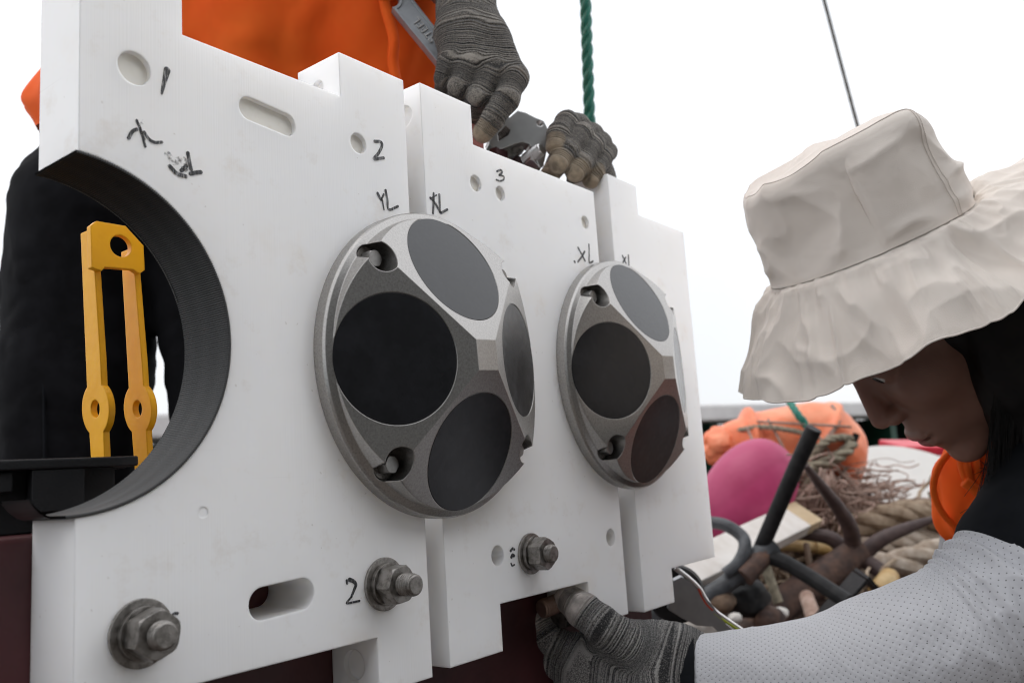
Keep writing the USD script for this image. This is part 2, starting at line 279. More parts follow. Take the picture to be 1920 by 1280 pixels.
knit('knit_grey', (0.022, 0.022, 0.024), (0.40, 0.39, 0.38), (0.62, 0.56, 0.52), tipdist=0.036)
# perforated sleeve: staggered pinholes by the sleeve's own coordinates
mat('mesh_sleeve', {'u': ('attribute', {'attribute': 'st'}), 'mp': ('mapping', {'rotation': (0, 0, 0.75), 'scale': (1 / 0.0044, 1 / 0.0041, 1.0)}), 'v': ('voronoi_texture', {'dimensions': '2D', 'scale': 1.0, 'randomness': 0.06}),
    'r': ('rgb_ramp', {'ramp': [(0.07, (0.17, 0.17, 0.185)), (0.14, (0.60, 0.60, 0.63))]}), 'b': ('bump', {'strength': 0.8, 'distance': 0.0004}), 'p': ('principled_bsdf', {'roughness': 0.6, 'sheen_weight': 0.1})},
    [('u.vector', 'mp.vector'), ('mp.vector', 'v.vector'), ('v.distance', 'r.fac'), ('r.color', 'p.base_color'), ('v.distance', 'b.height'), ('b.normal', 'p.normal')])
paint('green_rope', (0.012, 0.15, 0.105), (0.02, 0.22, 0.16), rough=0.45, scale=120, bump=0.0006, bscale=700)
paint('wire_grey', (0.10, 0.10, 0.10), (0.18, 0.17, 0.15), rough=0.6, scale=100)
paint('rope_tan', (0.20, 0.135, 0.085), (0.42, 0.33, 0.24), rough=0.9, scale=40, bump=0.001, bscale=300)
paint('rope_pale', (0.30, 0.23, 0.17), (0.50, 0.43, 0.36), rough=0.9, scale=40, bump=0.001, bscale=300)
paint('rope_pink', (0.28, 0.18, 0.14), (0.48, 0.35, 0.29), rough=0.95, scale=40, bump=0.001, bscale=300)
paint('rope_olive', (0.16, 0.14, 0.10), (0.34, 0.30, 0.22), rough=0.9, scale=60, bump=0.001, bscale=300)
paint('orange_sack', (0.90, 0.19, 0.07), (0.90, 0.31, 0.16), rough=0.45, scale=9, bump=0.002, bscale=60)
paint('pink_float', (0.38, 0.022, 0.10), (0.47, 0.05, 0.15), rough=0.5, scale=6, bump=0.0004, bscale=100)
paint('black_iron', (0.006, 0.006, 0.007), (0.018, 0.017, 0.017), rough=0.6, scale=60, bump=0.001, bscale=150, extra={'specular_ior_level': 0.3})
paint('grey_iron', (0.03, 0.032, 0.036), (0.075, 0.08, 0.088), rough=0.5, scale=40, bump=0.001, bscale=150, third=(0.75, (0.12, 0.06, 0.04)))
paint('rusty_iron', (0.045, 0.026, 0.022), (0.12, 0.065, 0.045), rough=0.75, scale=35, bump=0.0015, bscale=130, third=(0.8, (0.2, 0.085, 0.03)))
paint('brown_iron', (0.035, 0.018, 0.017), (0.075, 0.045, 0.04), rough=0.65, scale=40, bump=0.001, bscale=150)
paint('plank_wood', (0.46, 0.33, 0.19), (0.60, 0.47, 0.30), rough=0.7, scale=14, bump=0.0008, bscale=90)
paint('plank_white', (0.62, 0.57, 0.52), (0.72, 0.68, 0.64), rough=0.6, scale=25, bump=0.0005, bscale=90)
paint('bamboo', (0.40, 0.24, 0.08), (0.55, 0.40, 0.20), rough=0.5, scale=20)
paint('brown_wood', (0.12, 0.075, 0.05), (0.26, 0.18, 0.12), rough=0.8, scale=25, bump=0.001, bscale=120)
paint('white_lid', (0.56, 0.54, 0.51), (0.60, 0.58, 0.55), rough=0.5, scale=9, third=(0.70, (0.42, 0.30, 0.2)))
paint('red_plastic', (0.50, 0.012, 0.03), (0.55, 0.03, 0.05), rough=0.4, scale=10)
paint('green_paint', (0.006, 0.045, 0.026), (0.010, 0.06, 0.035), rough=0.5, scale=12, bump=0.001, bscale=60)
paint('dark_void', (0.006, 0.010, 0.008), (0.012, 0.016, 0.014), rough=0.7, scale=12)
paint('rail_white', (0.50, 0.49, 0.49), (0.62, 0.61, 0.60), rough=0.55, scale=7, third=(0.72, (0.35, 0.2, 0.13)))
paint('deck_steel', (0.095, 0.08, 0.07), (0.14, 0.12, 0.105), rough=0.7, scale=4, bump=0.002, bscale=40)
paint('added_wheelhouse_paint', (0.07, 0.075, 0.07), (0.09, 0.09, 0.085), rough=0.6, scale=5)  # kept dark so plates and discs pick up less light from it
paint('sea_water', (0.06, 0.09, 0.10), (0.08, 0.11, 0.12), rough=0.25, scale=0.4, bump=0.05, bscale=1.5)
paint('stone', (0.22, 0.19, 0.17), (0.34, 0.31, 0.28), rough=0.8, scale=30, bump=0.001, bscale=90)
paint('shell_white', (0.55, 0.52, 0.48), (0.65, 0.62, 0.58), rough=0.6, scale=40)
paint('grey_cloth', (0.20, 0.20, 0.21), (0.26, 0.26, 0.27), rough=0.8, scale=20)
paint('chrome', (0.72, 0.71, 0.70), (0.80, 0.79, 0.78), rough=0.27, metal=1.0, scale=60, bevel=0.0014, bump=0.00008, bscale=500)
paint('satin_metal', (0.34, 0.355, 0.375), (0.40, 0.415, 0.435), rough=0.45, metal=0.7, scale=60, bump=0.00012, bscale=900, bevel=0.001)
paint('tool_grey', (0.30, 0.30, 0.31), (0.36, 0.36, 0.37), rough=0.36, metal=0.9, scale=40, bevel=0.0015)
paint('red_stripe', (0.55, 0.05, 0.02), rough=0.4); paint('lime_stripe', (0.42, 0.5, 0.03), rough=0.4)

# ---------------------------------------------------------------- large structure: deck, sea, bulwark
DECK = -0.60
obj('deck', box(-3.0, 7.5, -3.5, 4.5, DECK - 0.02, DECK), 'deck_steel', kind='structure')
obj('sea', (np.array([[-6000, -6000, -2.2], [6000, -6000, -2.2], [6000, 6000, -2.2], [-6000, 6000, -2.2]], float), np.array([[0, 1, 2, 3]])), 'sea_water', kind='structure')
ga, gb = at(10, 782, 2.4), at(1350, 757, 3.9); gd = unit([gb[0] - ga[0], gb[1] - ga[1], 0]); gn = np.array([-gd[1], gd[0], 0]); gz = ga[2]
ba = thing('bulwark', 'dark green ship bulwark with upright stiffeners under a pale rusty rail cap', 'bulwark', (ga[0], ga[1], DECK))
G = frame(np.array([ga[0], ga[1], 0]) , gd, gn, [0, 0, 1])
obj('rail_cap', xf(box(-2.4, 6.5, -0.05, 0.22, gz - 0.075, gz, 0.012), G), 'rail_white', ba)
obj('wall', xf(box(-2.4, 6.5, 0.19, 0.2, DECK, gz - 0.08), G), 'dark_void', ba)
obj('lower_rail', xf(box(-2.4, 6.5, 0.02, 0.17, -0.18, -0.15), G), 'green_paint', ba)
for x in np.arange(-2.2, 6.5, 0.33):
    obj('stiffener', xf(box(x - 0.025, x + 0.025, 0.03, 0.187, DECK, gz - 0.078), G), 'green_paint', ba)

wh = thing('added_wheelhouse', 'unseen dark ship structure added behind the camera to cut sky light', 'added_wheelhouse', (0.0, -3.2, DECK))  # unseen; added behind the camera to cut sky light on the plates
WH = frame((-0.6, -2.6, 0), unit([0.94, -0.34, 0]), unit([0.34, 0.94, 0]), (0, 0, 1))
obj('wall', xf(box(-3.2, 3.6, -2.2, -0.4, DECK, 2.45, 0.02), WH), 'added_wheelhouse_paint', wh)
obj('roof', xf(box(-3.5, 3.9, -2.5, 0.35, 2.453, 2.53, 0.02), WH), 'added_wheelhouse_paint', wh)
for x in (-2.4, -1.2, 0.0, 1.2, 2.4):
    w_ = obj('window', xf(box(x - 0.36, x + 0.36, -0.398, -0.37, 0.75, 1.35, 0.01), WH), 'rail_white', wh); obj('pane', xf(box(x - 0.31, x + 0.31, -0.368, -0.362, 0.8, 1.3), WH), 'black_urethane', w_)

# ---------------------------------------------------------------- white mounting plates
TH = 0.046
X1, X1N, X1T, X1R = -0.247, -0.1858, -0.0621, 0.0028
def rect(x0, x1, z0, z1): return Polygon([(x0, z0), (x1, z0), (x1, z1), (x0, z1)])
def disc_xy(px, py, rx):                                     # a round hole seen at a pixel, radius in metres
    p = on(px, py); return (p[0], p[2], rx)
def pocket(x, z, r, depth): return m3.Manifold.cylinder(depth + 0.001, r, r, 48).rotate([-90, 0, 0]).translate([x, -0.001, z])
def slot(p0, p1, r, depth):
    a = m3.Manifold.cylinder(depth + 0.001, r, r, 48).rotate([-90, 0, 0])
    return m3.Manifold.batch_hull([a.translate([p0[0], -0.001, p0[1]]), a.translate([p1[0], -0.001, p1[1]])])
def side_pocket(x, y, z, r, depth): return m3.Manifold.cylinder(depth + 0.001, r, r, 40).rotate([0, 90, 0]).translate([x - 0.001, y, z])
def plate(poly):                                             # polygon in (x, z), front face on y=0, back on y=TH
    return extrude(poly, TH).rotate([90, 0, 0]).translate([0, TH, 0])
D1, D2, CUT, DR = (0.0202, 0.1014), (0.29725, 0.108), (-0.2517, 0.1044), 0.114
bore = 0.0961
p1 = unary_union([rect(X1, X1N, 0.18, 0.42), rect(X1, X1R, -0.0849, 0.2893), rect(X1T, X1R, 0.2, 0.323), rect(-0.0475, X1R, -0.1206, 0.0)])
p1 = p1.difference(Point(*CUT).buffer(bore, 64)).difference(Point(*D1).buffer(bore, 64))
p2 = unary_union([rect(0.0216, 0.2717, -0.083, 0.2924), rect(0.0216, 0.0837, 0.2, 0.3275), rect(0.0216, 0.0823, -0.1184, 0.0), rect(0.2074, 0.2717, -0.1209, 0)])
p2 = p2.difference(Point(*D1).buffer(bore, 64)).difference(Point(*D2).buffer(bore, 64))
p3 = unary_union([rect(0.3024, 0.4681, -0.0905, 0.2865), rect(0.3024, 0.3619, 0.2, 0.3192), rect(0.3024, 0.3642, -0.1244, 0.0)])
p3 = p3.difference(Point(*D2).buffer(bore, 64))
def q(px, py): p = on(px, py); return p[0], p[2]
h1 = q(252, 128); s1a, s1b = q(468, 204), q(536, 233); h2 = q(672, 269); sl_a, sl_b = q(492, 1131), q(566, 1113)
GLOW_HOLES1 = [(h1, 0.0098), (h2, 0.0075)]; GLOW_HOLES2 = [(q(892, 344), 0.0071), (q(938, 363), 0.0064), (q(1097, 417), 0.0066)]
m1 = plate(p1) - slot(s1a, s1b, 0.0078, 0.012) - slot(sl_a, sl_b, 0.0095, TH + 0.01) - pocket(*q(381, 960), 0.003, 0.0003) \
    - side_pocket(X1T, 0.024, 0.303, 0.0065, 0.004) - side_pocket(-0.0475, 0.024, -0.104, 0.010, 0.004) - side_pocket(X1, 0.02, 0.304, 0.005, 0.004)
m2 = plate(p2) - pocket(*q(933, 1041), 0.0077, 0.014) - pocket(*q(1145, 1007), 0.0079, 0.02) - side_pocket(0.0216, 0.02, 0.305, 0.0095, 0.004)
for (xz, r_) in GLOW_HOLES1: m1 = m1 - pocket(*xz, r_, 0.012)
for (xz, r_) in GLOW_HOLES2: m2 = m2 - pocket(*xz, r_, 0.012)
m3_ = plate(p3)
P1 = thing('mounting_plate', 'large white plastic plate with half round black lined cutout, nearest the camera', 'plate', (X1, 0, -0.12))
P2 = thing('mounting_plate', 'middle white plastic plate bored for both sensor heads, under the left gloved fingers', 'plate', (0.0216, 0, -0.12))
P3 = thing('mounting_plate', 'farthest white plastic plate beside the woman in the hat, stepped top corner', 'plate', (0.3024, 0, -0.12))
for P_, mm in ((P1, m1), (P2, m2), (P3, m3_)): obj('panel', mm, 'white_plastic', P_)
def glow_disc(parent, m): obj('hole_glow_disc', m, 'cream_glow', parent)  # added disc; its cream colour paints the translucent glow inside a hole
for pl_, parent in ((GLOW_HOLES1, P1), (GLOW_HOLES2, P2)):
    for (xz, r_) in pl_: glow_disc(parent, m3.Manifold.cylinder(0.0075, r_ - 0.0002, r_ - 0.0002, 48).rotate([-90, 0, 0]).translate([xz[0], 0.0035, xz[1]]))
_a = m3.Manifold.cylinder(0.0075, 0.0076, 0.0076, 48).rotate([-90, 0, 0]); glow_disc(P1, m3.Manifold.batch_hull([_a.translate([s1a[0], 0.0035, s1a[1]]), _a.translate([s1b[0], 0.0035, s1b[1]])]))
# black woven lining along the cutout, with its loose end at the bottom
th = np.linspace(math.radians(88), math.radians(-90), 800); nv = 100; PIT = 0.0019
TT, WW = np.meshgrid(th, np.arange(nv + 1) / nv, indexing='ij'); su, sv = -TT * bore, WW * TH
nub = np.clip(np.sin(2 * np.pi * (su + sv) / PIT / 1.414) * np.sin(2 * np.pi * (su - sv) / PIT / 1.414), -.6, .6) / .6
rr_ = bore - 0.0016 - 0.00035 * nub
V = np.stack([CUT[0] + rr_ * np.cos(TT), -0.0008 + WW * (TH + 0.0015), CUT[1] + rr_ * np.sin(TT)], -1).reshape(-1, 3); UV = np.stack([nub, nub], -1).reshape(-1, 2)
i, j = np.meshgrid(np.arange(len(th) - 1), np.arange(nv), indexing='ij'); k = nv + 1
qd = np.stack([i * k + j, (i + 1) * k + j, (i + 1) * k + j + 1, i * k + j + 1], -1).reshape(-1, 4)
V = np.array(V); V2 = V.copy(); cc = np.array([CUT[0], 0, CUT[1]]); o_ = V - cc; o_[:, 1] = 0; V2 = V + 0.0013 * o_ / np.linalg.norm(o_, axis=1, keepdims=True)
n_ = len(V); qe = []
for a in range(len(th) - 1):
    for jj in (0, nv): qe.append([a * k + jj, (a + 1) * k + jj, n_ + (a + 1) * k + jj, n_ + a * k + jj])
obj('rubber_lining', (np.vstack([V, V2]), np.vstack([qd[:, ::-1], qd + n_, np.array(qe)])), 'rubber', P1, smooth=True, uv=np.vstack([UV, UV]))
fl = [CUT[0] + 0.002, CUT[1] - bore + 0.0006]
fp = spline([(fl[0], fl[1]), (fl[0] - 0.004, fl[1] + 0.0004), (fl[0] - 0.009, fl[1] + 0.004), (fl[0] - 0.013, fl[1] + 0.009)], 10)
fv = np.array([(x, y, z) for x, z in fp for y in (0.014, TH)]); fu = np.array([(i_ * 0.0015, y) for i_ in range(10) for y in (0, 0.03)])
obj('loose_flap', (np.vstack([fv, fv + [0, 0, 0.0012]]), np.array([[2 * a, 2 * a + 1, 2 * a + 3, 2 * a + 2] for a in range(9)] + [[20 + 2 * a, 22 + 2 * a, 23 + 2 * a, 21 + 2 * a] for a in range(9)])), 'rubber', P1, uv=np.vstack([fu, fu]))
# white stitches along the far edge of the lining
st = []
for t in np.linspace(math.radians(86), math.radians(20), 75):
    r_ = bore - 0.0021; a = np.array([CUT[0] + r_ * math.cos(t), TH - 0.001, CUT[1] + r_ * math.sin(t)]); t2 = t - 0.012
    b = np.array([CUT[0] + r_ * math.cos(t2), TH - 0.001, CUT[1] + r_ * math.sin(t2)]); st.append(tube([a, (a + b) / 2, b], 0.00025, 5)[:2])
obj('stitching', cat(*st), 'wire_grey', P1)

# marker writing on the plates: strokes traced on the face
def ink(parent, strokes, name='ink_mark', mt='ink'):
    ms = []
    for pts, w in strokes:
        P = np.array([on(*p)[[0, 2]] for p in pts]); d = np.linalg.norm(on(*pts[0]) - C) 
        P = spline(P, 8 * len(P)) if len(P) > 2 else P
        sc = (FW @ (on(*pts[0]) - C)) / F
        wid = np.linspace(w[0], w[1], len(P) - 1) if isinstance(w, tuple) else [w] * (len(P) - 1)
        sh = unary_union([LineString(P[a:a + 2]).buffer(wid[a] * sc / 2, 6) for a in range(len(P) - 1)])
        ms.append(extrude(sh, 0.0003).rotate([90, 0, 0]).translate([0, -0.00005, 0]))
    return obj(name, cat(*ms), mt, parent)
Z2 = lambda L, ox=640, oy=0, s=2.977: [(ox + a / s, oy + b / s) for a, b in L]
ink(P1, [([(313, 132), (310, 145), (306, 162), (303, 176)], (13, 4))])
ink(P1, [([(241, 259), (248, 247), (256, 243)], 7), ([(270, 248), (278, 260), (289, 267), (303, 267)], 6), ([(256, 226), (264, 246), (272, 275)], 5)])
ink(P1, [([(352, 287), (355, 305), (358, 318)], 7), ([(357, 326), (366, 324), (376, 323)], 8), ([(318, 312), (332, 326), (348, 331)], 8), ([(340, 320), (349, 312)], 8)])
ink(P1, [([(314, 290), (325, 303), (343, 300), (346, 316)], 14), ([(268, 228), (262, 240), (270, 262)], 6)], 'ink_smudge', 'faded_ink')
ink(P1, [(Z2([(185, 790), (218, 793), (226, 815), (205, 858), (182, 888), (235, 882)]), 6)])
ink(P1, [(Z2([(202, 1080), (212, 1100), (222, 1115)]), 6), (Z2([(246, 1063), (256, 1115), (265, 1170), (315, 1152)]), 5), (Z2([(222, 1115), (236, 1085)]), 4), (Z2([(228, 1118), (237, 1170)]), 3)])
ink(P2, [(Z2([(515, 1080), (514, 1130), (511, 1190)]), 5), (Z2([(496, 1105), (520, 1130), (550, 1182)]), 5), (Z2([(546, 1087), (548, 1140), (552, 1187), (590, 1170)]), 5), (Z2([(497, 1108), (530, 1090)]), 3)])
ink(P2, [(Z2([(868, 957), (888, 950), (897, 962), (880, 978)]), 4), (Z2([(880, 978), (905, 985), (905, 1003), (885, 1010), (865, 1004)]), 3.5)])
Z6 = lambda L: Z2(L, 1000, 440, 2.461)
ink(P2, [(Z6([(206, 60), (225, 95), (238, 120)]), 4), (Z6([(236, 78), (220, 105), (205, 125)]), 4), (Z6([(256, 45), (257, 90), (258, 128), (275, 122)]), 3.5), (Z6([(189, 124), (191, 126)]), 5)])
ink(P3, [(Z6([(411, 97), (420, 117), (427, 132)]), 3.5), (Z6([(425, 105), (416, 122), (410, 138)]), 3.5), (Z6([(438, 95), (440, 130), (441, 150)]), 3.5)])
Z9 = lambda L: Z2(L, 560, 950, 3.84)
ink(P1, [(Z9([(365, 522), (395, 535), (410, 560), (396, 600), (378, 645)]), (8, 5)), (Z9([(378, 645), (345, 690), (390, 684), (436, 674)]), 4), (Z9([(345, 528), (348, 548)]), 5)])
ink(P2, [(Z9([(1525, 315), (1540, 298), (1550, 305)]), 5), (Z9([(1530, 360), (1538, 345), (1548, 350)]), 6), (Z9([(1528, 405), (1535, 422), (1552, 415)]), 3)])
ink(P1, [([(318, 1160), (325, 1150), (332, 1149)], (3, 6))])

# ---------------------------------------------------------------- red steel frame behind the plates
fr = thing('machine_stand', 'dark maroon painted steel stand carrying the white plates', 'stand', (-0.2, 0.1, DECK))
obj('front_beam', box(-0.60, 0.40, TH + 0.001, 0.115, -0.40, 0.0005, 0.003), 'maroon_paint', fr)
obj('upper_rail', box(-0.13, 0.27, TH + 0.001, 0.052, 0.19, 0.27), 'maroon_paint', fr)
obj('upright', box(0.165, 0.212, 0.090, 0.100, 0.0006, 0.372, 0.001), 'pale_red', fr)  # paler, pinker red than the rest of the stand
obj('bolt_bracket', box(0.222, 0.285, 0.082, 0.092, 0.1, 0.352, 0.001), 'maroon_paint', fr)
obj('bracket_foot', box(0.165, 0.285, 0.053, 0.0815, 0.19, 0.27), 'maroon_paint', fr)
for x in (-0.55, 0.33): obj('leg', box(x, x + 0.06, 0.05, 0.11, DECK, -0.395), 'maroon_paint', fr)
obj('rear_beam', box(-0.60, 0.4, 0.42, 0.48, -0.40, -0.34, 0.003), 'maroon_paint', fr)
for x in (-0.55, 0.33): obj('leg', box(x, x + 0.06, 0.42, 0.48, DECK, -0.402), 'maroon_paint', fr)
for x in (-0.55, 0.33): obj('cross_bar', box(x, x + 0.06, 0.117, 0.418, -0.398, -0.342), 'maroon_paint', fr)

# ---------------------------------------------------------------- nuts and studs
YF = frame((0, 0, 0), (1, 0, 0), (0, 0, 1), (0, -1, 0))      # lathe axis out of the plates
def hexnut(r, h, ang=0.0, chamfer=True):
    pts = [(r * math.cos(a + ang), r * math.sin(a + ang)) for a in np.arange(6) * math.pi / 3]
    n = m3.Manifold.extrude(m3.CrossSection([pts]), h)
    if chamfer:
        c = m3.Manifold.revolve(m3.CrossSection([[(0, 0), (r * 0.93, 0), (r * 1.02, h * 0.12), (r * 1.02, h * 0.86), (r * 0.9, h), (0, h)]]), 48); n = n ^ c
    return n
def threaded(r, L, pitch=0.002):
    prof = [(0, 0)]; z = 0.0
    while z < L - 0.002:
        prof += [(r, z), (r, z + pitch * 0.25), (r - pitch * 0.4, z + pitch * 0.55), (r - pitch * 0.4, z + pitch * 0.75)]; z += pitch
    prof += [(r - 0.0004, z), (r - 0.0006, L - 0.0008), (r - 0.0016, L), (0, L)]
    return prof
def hex_bolt(px, py, label, stick, ang, washer=0.0172, nut=0.0132, rod=0.0074, tilt=0.0):
    p = on(px, py); t = thing('hex_bolt', label, 'bolt', p)
    A = frame(p, unit([1, 0, 0]), (0, 0, 1), (0, -1, 0))
    obj('washer', lathe([(0, 0.0003), (washer, 0.0003), (washer + 0.0003, 0.0008), (washer + 0.0003, 0.0026), (washer - 0.0003, 0.003), (0, 0.003)], A, 56), 'steel_bolt', t, smooth=40)
    sp = m3.Manifold.revolve(m3.CrossSection([[(0.0085, 0.0032), (0.0138, 0.0032), (0.0138, 0.0062), (0.0085, 0.0062)]]), 56) - m3.Manifold.cube([0.02, 0.0008, 0.02]).rotate([18, 0, 70])
    obj('spring_washer', xf(sp, A), 'steel_bolt', t)
    obj('nut', xf(hexnut(nut, 0.0125, ang).translate([0, 0, 0.0064]), A), 'steel_bolt', t)
    obj('threaded_rod', lathe(threaded(rod, 0.019 + stick), A, 32), 'steel_bolt', t, smooth=25)
    return t
hex_bolt(262, 1186, 'nut, washer and short stud at the bottom left corner of the nearest plate', 0.0065, 0.35)
hex_bolt(718, 1094, 'nut with the longest protruding threaded stud, right of the handwritten 2', 0.0125, 0.1)
hex_bolt(993, 1037, 'small nut and stud beside the three short ink dashes on the middle plate', 0.006, 0.55, washer=0.0162)

# ---------------------------------------------------------------- acoustic sensor heads
AL, R0, H0, A0, ROT, HC = math.radians(22.0), 0.0679, 0.0299, 0.0451, math.radians(2.96), 0.0538
def sensor(c, label, seed):
    """In local axes: x right, y up the plate, z out of the plate."""
    rg = np.random.default_rng(seed); A = frame((c[0], -0.0004, c[1]), (1, 0, 0), (0, 0, 1), (0, -1, 0))
    t = thing('sensor_head', label, 'sensor', (c[0], 0, c[1]))
    body = m3.Manifold.revolve(m3.CrossSection([[(0, 0), (DR, 0), (DR, 0.0085), (DR - 0.0012, 0.0105), (0.1085, 0.0128), (0.1045, 0.034), (0.05, 0.06), (0, 0.06)]]), 160)
    for kq in range(4):
        ph = kq * math.pi / 2 + ROT; e = np.array([math.cos(ph), math.sin(ph), 0]); n = np.array([0, 0, 1]) * math.cos(AL) + e * math.sin(AL)
        body = body.trim_by_plane((-n).tolist(), float(-(n @ (R0 * e + [0, 0, H0]))))
    body = body.trim_by_plane([0, 0, -1], -(HC - 0.0009))
    for kq in range(4):
        ph = kq * math.pi / 2 + math.pi / 4 + ROT; x, y = 0.0995 * math.cos(ph), 0.0995 * math.sin(ph)
        cut = m3.Manifold.cylinder(0.05, 0.0108, 0.0116, 40)
        body = body - cut.translate([x, y, 0.0088])
    # shallow seats for the four discs
    for kq in range(4):
        ph = kq * math.pi / 2 + ROT; e = np.array([math.cos(ph), math.sin(ph), 0]); n = np.array([0, 0, 1]) * math.cos(AL) + e * math.sin(AL)
        tt = np.array([-math.sin(ph), math.cos(ph), 0]); s = np.cross(n, tt); cpos = R0 * e + np.array([0, 0, H0])
        seat = m3.Manifold.cylinder(0.004, A0, A0, 96).translate([0, 0, -0.0008])
        T = np.stack([tt, s, n, cpos], 1); body = body - seat.transform(T)
    obj('housing', xf(body, A), 'cast_metal', t)
    for kq in range(4):
        ph = kq * math.pi / 2 + ROT; e = np.array([math.cos(ph), math.sin(ph), 0]); n = np.array([0, 0, 1]) * math.cos(AL) + e * math.sin(AL)
        tt = np.array([-math.sin(ph), math.cos(ph), 0]); s = np.cross(n, tt); cpos = R0 * e + np.array([0, 0, H0])
        B = A @ frame(cpos, tt, s, n)
        obj('transducer_face', lathe([(0, -0.003), (A0 - 0.0004, -0.003), (A0 - 0.0004, -0.0004), (A0 - 0.0009, -0.0001), (0, -0.0001)], B, 96), 'black_urethane', t, smooth=40)
    for kq in range(4):
        ph = kq * math.pi / 2 + math.pi / 4 + ROT
        B = A @ frame((0.0995 * math.cos(ph), 0.0995 * math.sin(ph), 0.0088), (math.cos(ph), math.sin(ph), 0), (-math.sin(ph), math.cos(ph), 0), (0, 0, 1))
        hb = obj('socket_screw', xf(hexnut(0.0064, 0.0085, rg.uniform(0, 1)).translate([0, 0, 0.0022]), B), 'screw_steel', t)
        obj('screw_washer', lathe([(0, 0.0001), (0.0095, 0.0001), (0.0095, 0.002), (0, 0.002)], B, 32), 'steel_bolt', hb, smooth=40)
    return t
sensor(D1, 'larger looking round metal sensor head with black discs, between first and second plate', 1)
sensor(D2, 'smaller looking round metal sensor head with black discs, between second and third plate', 2)

# ---------------------------------------------------------------- yellow lever and black crate seen through the cutout
yk = thing('yellow_bracket', 'yellow painted steel bracket of two flat arms seen through the round cutout', 'bracket', on(200, 700, 0.1))
YB = 0.10                                                    # its front plane
def wz(px, py, y=YB): p = on(px, py, y); return p[0], p[2]
T0 = [wz(172, 424), wz(182, 416), wz(235, 425), wz(268, 461), wz(270, 505), wz(262, 511), wz(250, 503), wz(196, 499), wz(190, 506), wz(174, 500)]
hc = wz(227, 461); hr = abs(wz(247, 461)[0] - hc[0])
pl = Polygon(T0).buffer(0.0012).buffer(-0.0006).difference(Point(*hc).buffer(hr, 24))
obj('end_plate', extrude(pl, 0.005).rotate([90, 0, 0]).translate([0, YB + 0.0052, 0]), 'yellow_paint', yk)
def arm(pxtop, pxboss, pxbot, wd=0.0042):
    """A flat arm on edge to the plates: it runs down and back in the y-z plane."""
    xt, zt = wz(*pxtop); xb, zb = wz(*pxboss); xe, ze = wz(*pxbot)
    w0, w1 = 0.015, 0.020; y0 = YB + 0.0056
    outline = unary_union([Polygon([(y0, zt), (y0 + w0, zt), (y0 + w1, zb), (y0 + w1, ze), (y0 + 0.003, ze), (y0, zb + 0.03)]), Point(y0 + 0.0105, zb).buffer(0.0175, 24)])
    outline = outline.difference(Point(y0 + 0.0105, zb).buffer(0.0058, 24)).buffer(-0.001).buffer(0.001)
    m = extrude(outline, wd)                                 # local (y, z) plane, thickness along x
    v, f = geo(m); x0 = v[:, 2] - wd / 2; k = (v[:, 1] - zt) / (zb - zt); X = xt + (xb - xt) * k
    return np.stack([X + x0, v[:, 0], v[:, 1]], 1), f
obj('arm', arm((186, 426), (208, 762), (210, 866)), 'yellow_paint', yk)
obj('arm', arm((262, 462), (287, 762), (290, 896)), 'yellow_paint', yk)

cr = thing('plastic_crate', 'black ribbed plastic crate on the maroon frame at the left edge', 'crate', on(100, 985, 0.1))
cc0 = on(214, 905, 0.078); cx_, cy_ = cc0[0], cc0[1]        # its nearest corner
e1, e2 = unit([-0.80, -0.60, 0]), unit([-0.60, 0.80, 0])      # along the front, and away from the camera
e1 = unit([-0.97, 0.12, 0]); e2 = unit([0.12, 0.97, 0])
A = frame((cx_, cy_, 0), -e1, e2, (0, 0, 1)); ztop = on(214, 857, 0.078)[2]; zbot = 0.001
obj('wall', xf(box(-0.26, 0.0, 0.0, 0.004, zbot, ztop - 0.004), A), 'black_plastic', cr)
obj('wall', xf(box(-0.004, 0.0, 0.0045, 0.2, zbot, ztop - 0.004), A), 'black_plastic', cr)
obj('wall', xf(box(-0.26, -0.0045, 0.196, 0.2, zbot, ztop - 0.004), A), 'black_plastic', cr)
obj('wall', xf(box(-0.26, -0.256, 0.0045, 0.1955, zbot, ztop - 0.004), A), 'black_plastic', cr)
obj('floor', xf(box(-0.2555, -0.0045, 0.0045, 0.1955, zbot, zbot + 0.004), A), 'black_plastic', cr)
obj('lip', xf(cat(box(-0.27, 0.010, -0.012, 0.006, ztop - 0.006, ztop, 0.001), box(-0.002, 0.010, 0.0065, 0.21, ztop - 0.0065, ztop - 0.0005, 0.001)), A), 'black_plastic', cr)
for x in (-0.035, -0.105, -0.175, -0.245):
    rb = m3.Manifold.batch_hull([box(x - 0.014, x + 0.014, -0.011, 0.0, ztop - 0.03, ztop - 0.0062), box(x - 0.006, x + 0.006, -0.002, 0.0, zbot + 0.01, zbot + 0.012)])
    obj('rib', xf(rb, A), 'black_plastic', cr)
for x in (-0.07, -0.14): obj('latch', xf(box(x - 0.012, x + 0.012, -0.009, 0.0, ztop - 0.018, ztop - 0.0065, 0.001), A), 'black_plastic', cr)
obj('rib', xf(box(0.0, 0.008, 0.02, 0.04, zbot + 0.004, ztop - 0.007), A), 'black_plastic', cr)

